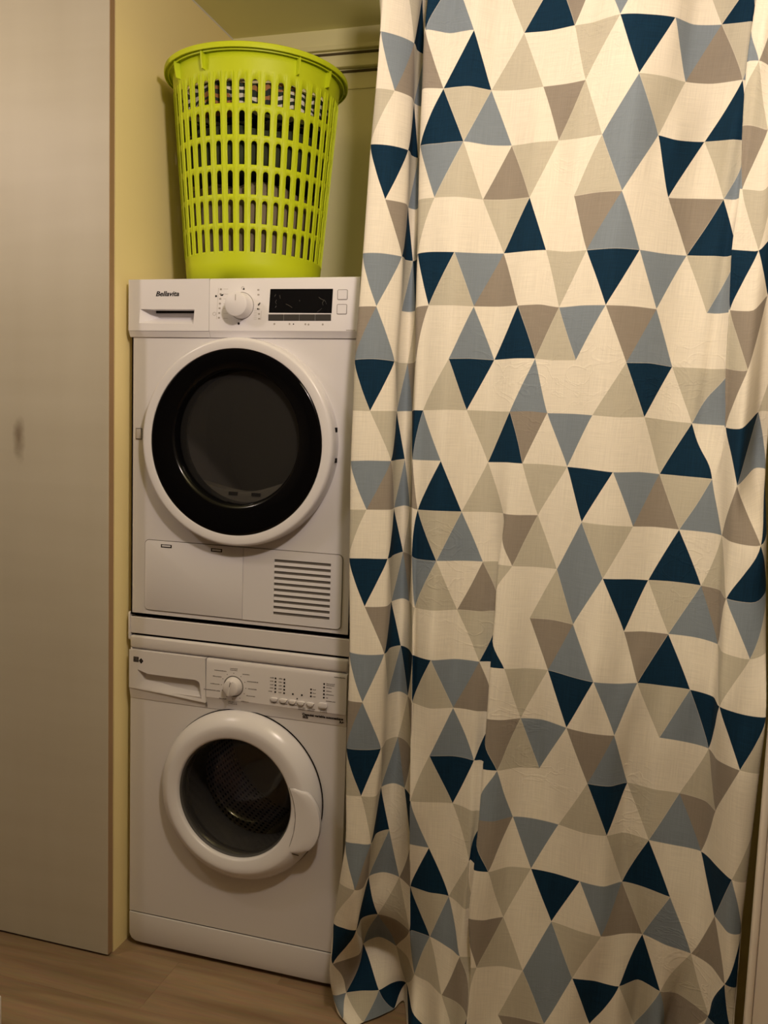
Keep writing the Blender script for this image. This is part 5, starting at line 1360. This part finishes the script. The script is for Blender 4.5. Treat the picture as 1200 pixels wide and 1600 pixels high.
[(0.6287,-0.0277,0.006),(0.6211,-0.0483,0.0059),(0.6167,-0.0727,0.006),(0.6266,-0.0895,0.0071),(0.6416,-0.1026,0.008),(0.6563,-0.1134,0.0071),(0.6706,-0.1176,0.006),(0.6812,-0.1088,0.0059),(0.6917,-0.0943,0.006),(0.7058,-0.0798,0.006),(0.7206,-0.0635,0.006),(0.7352,-0.0444,0.006),(0.7483,-0.0254,0.006),(0.7556,0.0018,0.006),(0.7661,0.0052,0.006),(0.7919,-0.0704,0.0034),(0.8194,-0.1462,0.006),(0.8356,-0.137,0.0291),(0.8504,-0.1165,0.047),(0.8708,-0.1451,0.0265),(0.892,-0.1763,0.006),(0.912,-0.1701,0.0265),(0.9294,-0.1667,0.047),(0.9404,-0.2109,0.0265),(0.9495,-0.2493,0.006),(0.9586,-0.2261,0.0265),(0.9714,-0.1935,0.047),(0.9952,-0.1955,0.0265),(1.0218,-0.2007,0.006),(1.0443,-0.1842,0.0265),(1.0672,-0.1702,0.047),(1.0935,-0.1838,0.0265),(1.1205,-0.1969,0.006),(1.1463,-0.1809,0.0265),(1.1708,-0.162,0.047),(1.1921,-0.162,0.0265),(1.2138,-0.1653,0.006),(1.2405,-0.1625,0.0265),(1.2667,-0.1565,0.047),(1.2867,-0.1441,0.0265),(1.3055,-0.1341,0.006),(1.3286,-0.1388,0.0265),(1.3494,-0.1452,0.047),(1.3584,-0.1382,0.0265),(1.3705,-0.1367,0.006),(1.4075,-0.1654,0.0265),(1.4398,-0.1929,0.047),(1.4328,-0.1827,-0.0007),(1.4235,-0.1743,0.006),(1.4491,-0.2118,0.2415),(1.4745,-0.2453,0.4821),(1.4687,-0.2248,0.5119),(1.4565,-0.1953,0.4821)]]

U0 = -7.0
PATTERN = ('NSWWBNTWSWWWBNWW', 'TWNWBWWBWNWSTBSW', 'WNBSWWTBWSBWWNWB', 'WSBWTBWWBSWNWBST',
           'BWWWBNWWTSWWTNWW', 'WNBSTWWBWNWSWBSN', 'TWWSWNTBSWTSWWWB', 'WWBNWWSWWWBNWBST')
NROW, NCOL = len(CLOTH), len(CLOTH[0])
G = [[Vector(p) for p in row] for row in CLOTH]


def crom(p0, p1, p2, p3, f):
    return 0.5 * (2 * p1 + (p2 - p0) * f + (2 * p0 - 5 * p1 + 4 * p2 - p3) * f * f + (3 * p1 - p0 - 3 * p2 + p3) * f ** 3)


def in_row(r, u):
    x = min(max((u - U0) * 2, 0.0), NCOL - 1.0)
    i = min(int(x), NCOL - 2)
    g = G[r]
    return crom(g[max(i - 1, 0)], g[i], g[i + 1], g[min(i + 2, NCOL - 1)], x - i)


def cloth_at(u, v):
    """v counts print rows from row -1"""
    y = min(max(v + 1.0, 0.0), NROW - 1.0)
    j = min(int(y), NROW - 2)
    return crom(in_row(max(j - 1, 0), u), in_row(j, u), in_row(j + 1, u), in_row(min(j + 2, NROW - 1), u), y - j)


ND = 12
vid, verts, vparm = {}, [], []


def cv(k, i):                       # integer lattice: v = k / ND, u = i / ND
    key = (k, i)
    if key not in vid:
        u, v = i / ND, k / ND
        vid[key] = len(verts)
        verts.append(cloth_at(min(max(u, -7.0), 19.0), min(v, 22.0)))
        vparm.append((min(max(u, -7.0), 19.0), v))
    return vid[key]


faces, fmat, fcell = [], [], []
WU, HV = 0.057, 0.1094
for band in range(-1, 22):
    for u in range(-8, 21):
        upward = (u + band) % 2 == 1        # rows alternate by half a triangle
        colr = 'WBTSN'.index(PATTERN[band % 8][u % 16])
        # no hairline between two fields of one colour, nor between slate and taupe
        far = []
        for nb, nu in ((band, u + 1), (band, u - 1), (band + (1 if upward else -1), u)):
            c2 = PATTERN[nb % 8][nu % 16]
            c1 = 'WBTSN'[colr]
            far.append(1.0 if c1 == c2 or {c1, c2} == {'S', 'T'} or 'W' in (c1, c2) and 'B' in (c1, c2) else 0.0)
        for a in range(ND):
            for s in range(2 * a + 1):
                # small triangles of the big one, row a from the apex
                if upward:
                    k0, k1 = band * ND + a, band * ND + a + 1
                    if s % 2 == 0:
                        c = s // 2
                        tri = ((k0, u * ND - a + 2 * c), (k1, u * ND - a - 1 + 2 * c), (k1, u * ND - a + 1 + 2 * c))
                    else:
                        c = s // 2
                        tri = ((k0, u * ND - a + 2 * c), (k1, u * ND - a + 1 + 2 * c), (k0, u * ND - a + 2 + 2 * c))
                else:
                    k0, k1 = (band + 1) * ND - a, (band + 1) * ND - a - 1
                    if s % 2 == 0:
                        c = s // 2
                        tri = ((k0, u * ND - a + 2 * c), (k1, u * ND - a + 1 + 2 * c), (k1, u * ND - a - 1 + 2 * c))
                    else:
                        c = s // 2
                        tri = ((k0, u * ND - a + 2 * c), (k0, u * ND - a + 2 + 2 * c), (k1, u * ND - a + 1 + 2 * c))
                if all(t[1] <= -7 * ND for t in tri) or all(t[1] >= 19 * ND for t in tri):
                    continue
                ids = tuple(cv(*t) for t in tri)
                if len(set(ids)) < 3:
                    continue
                faces.append(ids)
                fmat.append(colr)
                # barycentric place inside the printed triangle
                cell = []
                for (k, i) in tri:
                    dv = k / ND - band if upward else band + 1 - k / ND      # 0 at apex, 1 at base
                    du = i / ND - u                                          # -dv .. dv
                    cell.append(((dv - du) / 2 + far[0], (dv + du) / 2 + far[1], 1.0 - dv + far[2]))
                fcell.append(cell)
me = bpy.data.meshes.new('curtain')
me.from_pydata([tuple(v) for v in verts], [], faces)
for m in M_CLOTH:
    me.materials.append(m)
me.polygons.foreach_set('material_index', fmat)
uw = me.uv_layers.new(name='weave')
uc = me.attributes.new('cell', 'FLOAT_VECTOR', 'CORNER')
wv, cvv = [], []
for ids, cell in zip(faces, fcell):
    for i, c in zip(ids, cell):
        u, v = vparm[i]
        wv += [u * WU, -v * HV]
        cvv += [c[0], c[1], c[2]]
me.uv_layers['weave'].data.foreach_set('uv', wv)
me.attributes['cell'].data.foreach_set('vector', cvv)
me.update()
cur = link('curtain', me, None, None, 0)
me.shade_smooth()
cur['label'] = 'long cotton curtain printed with navy, slate, taupe and beige triangles, hanging beside the machines'
cur['category'] = 'curtain'
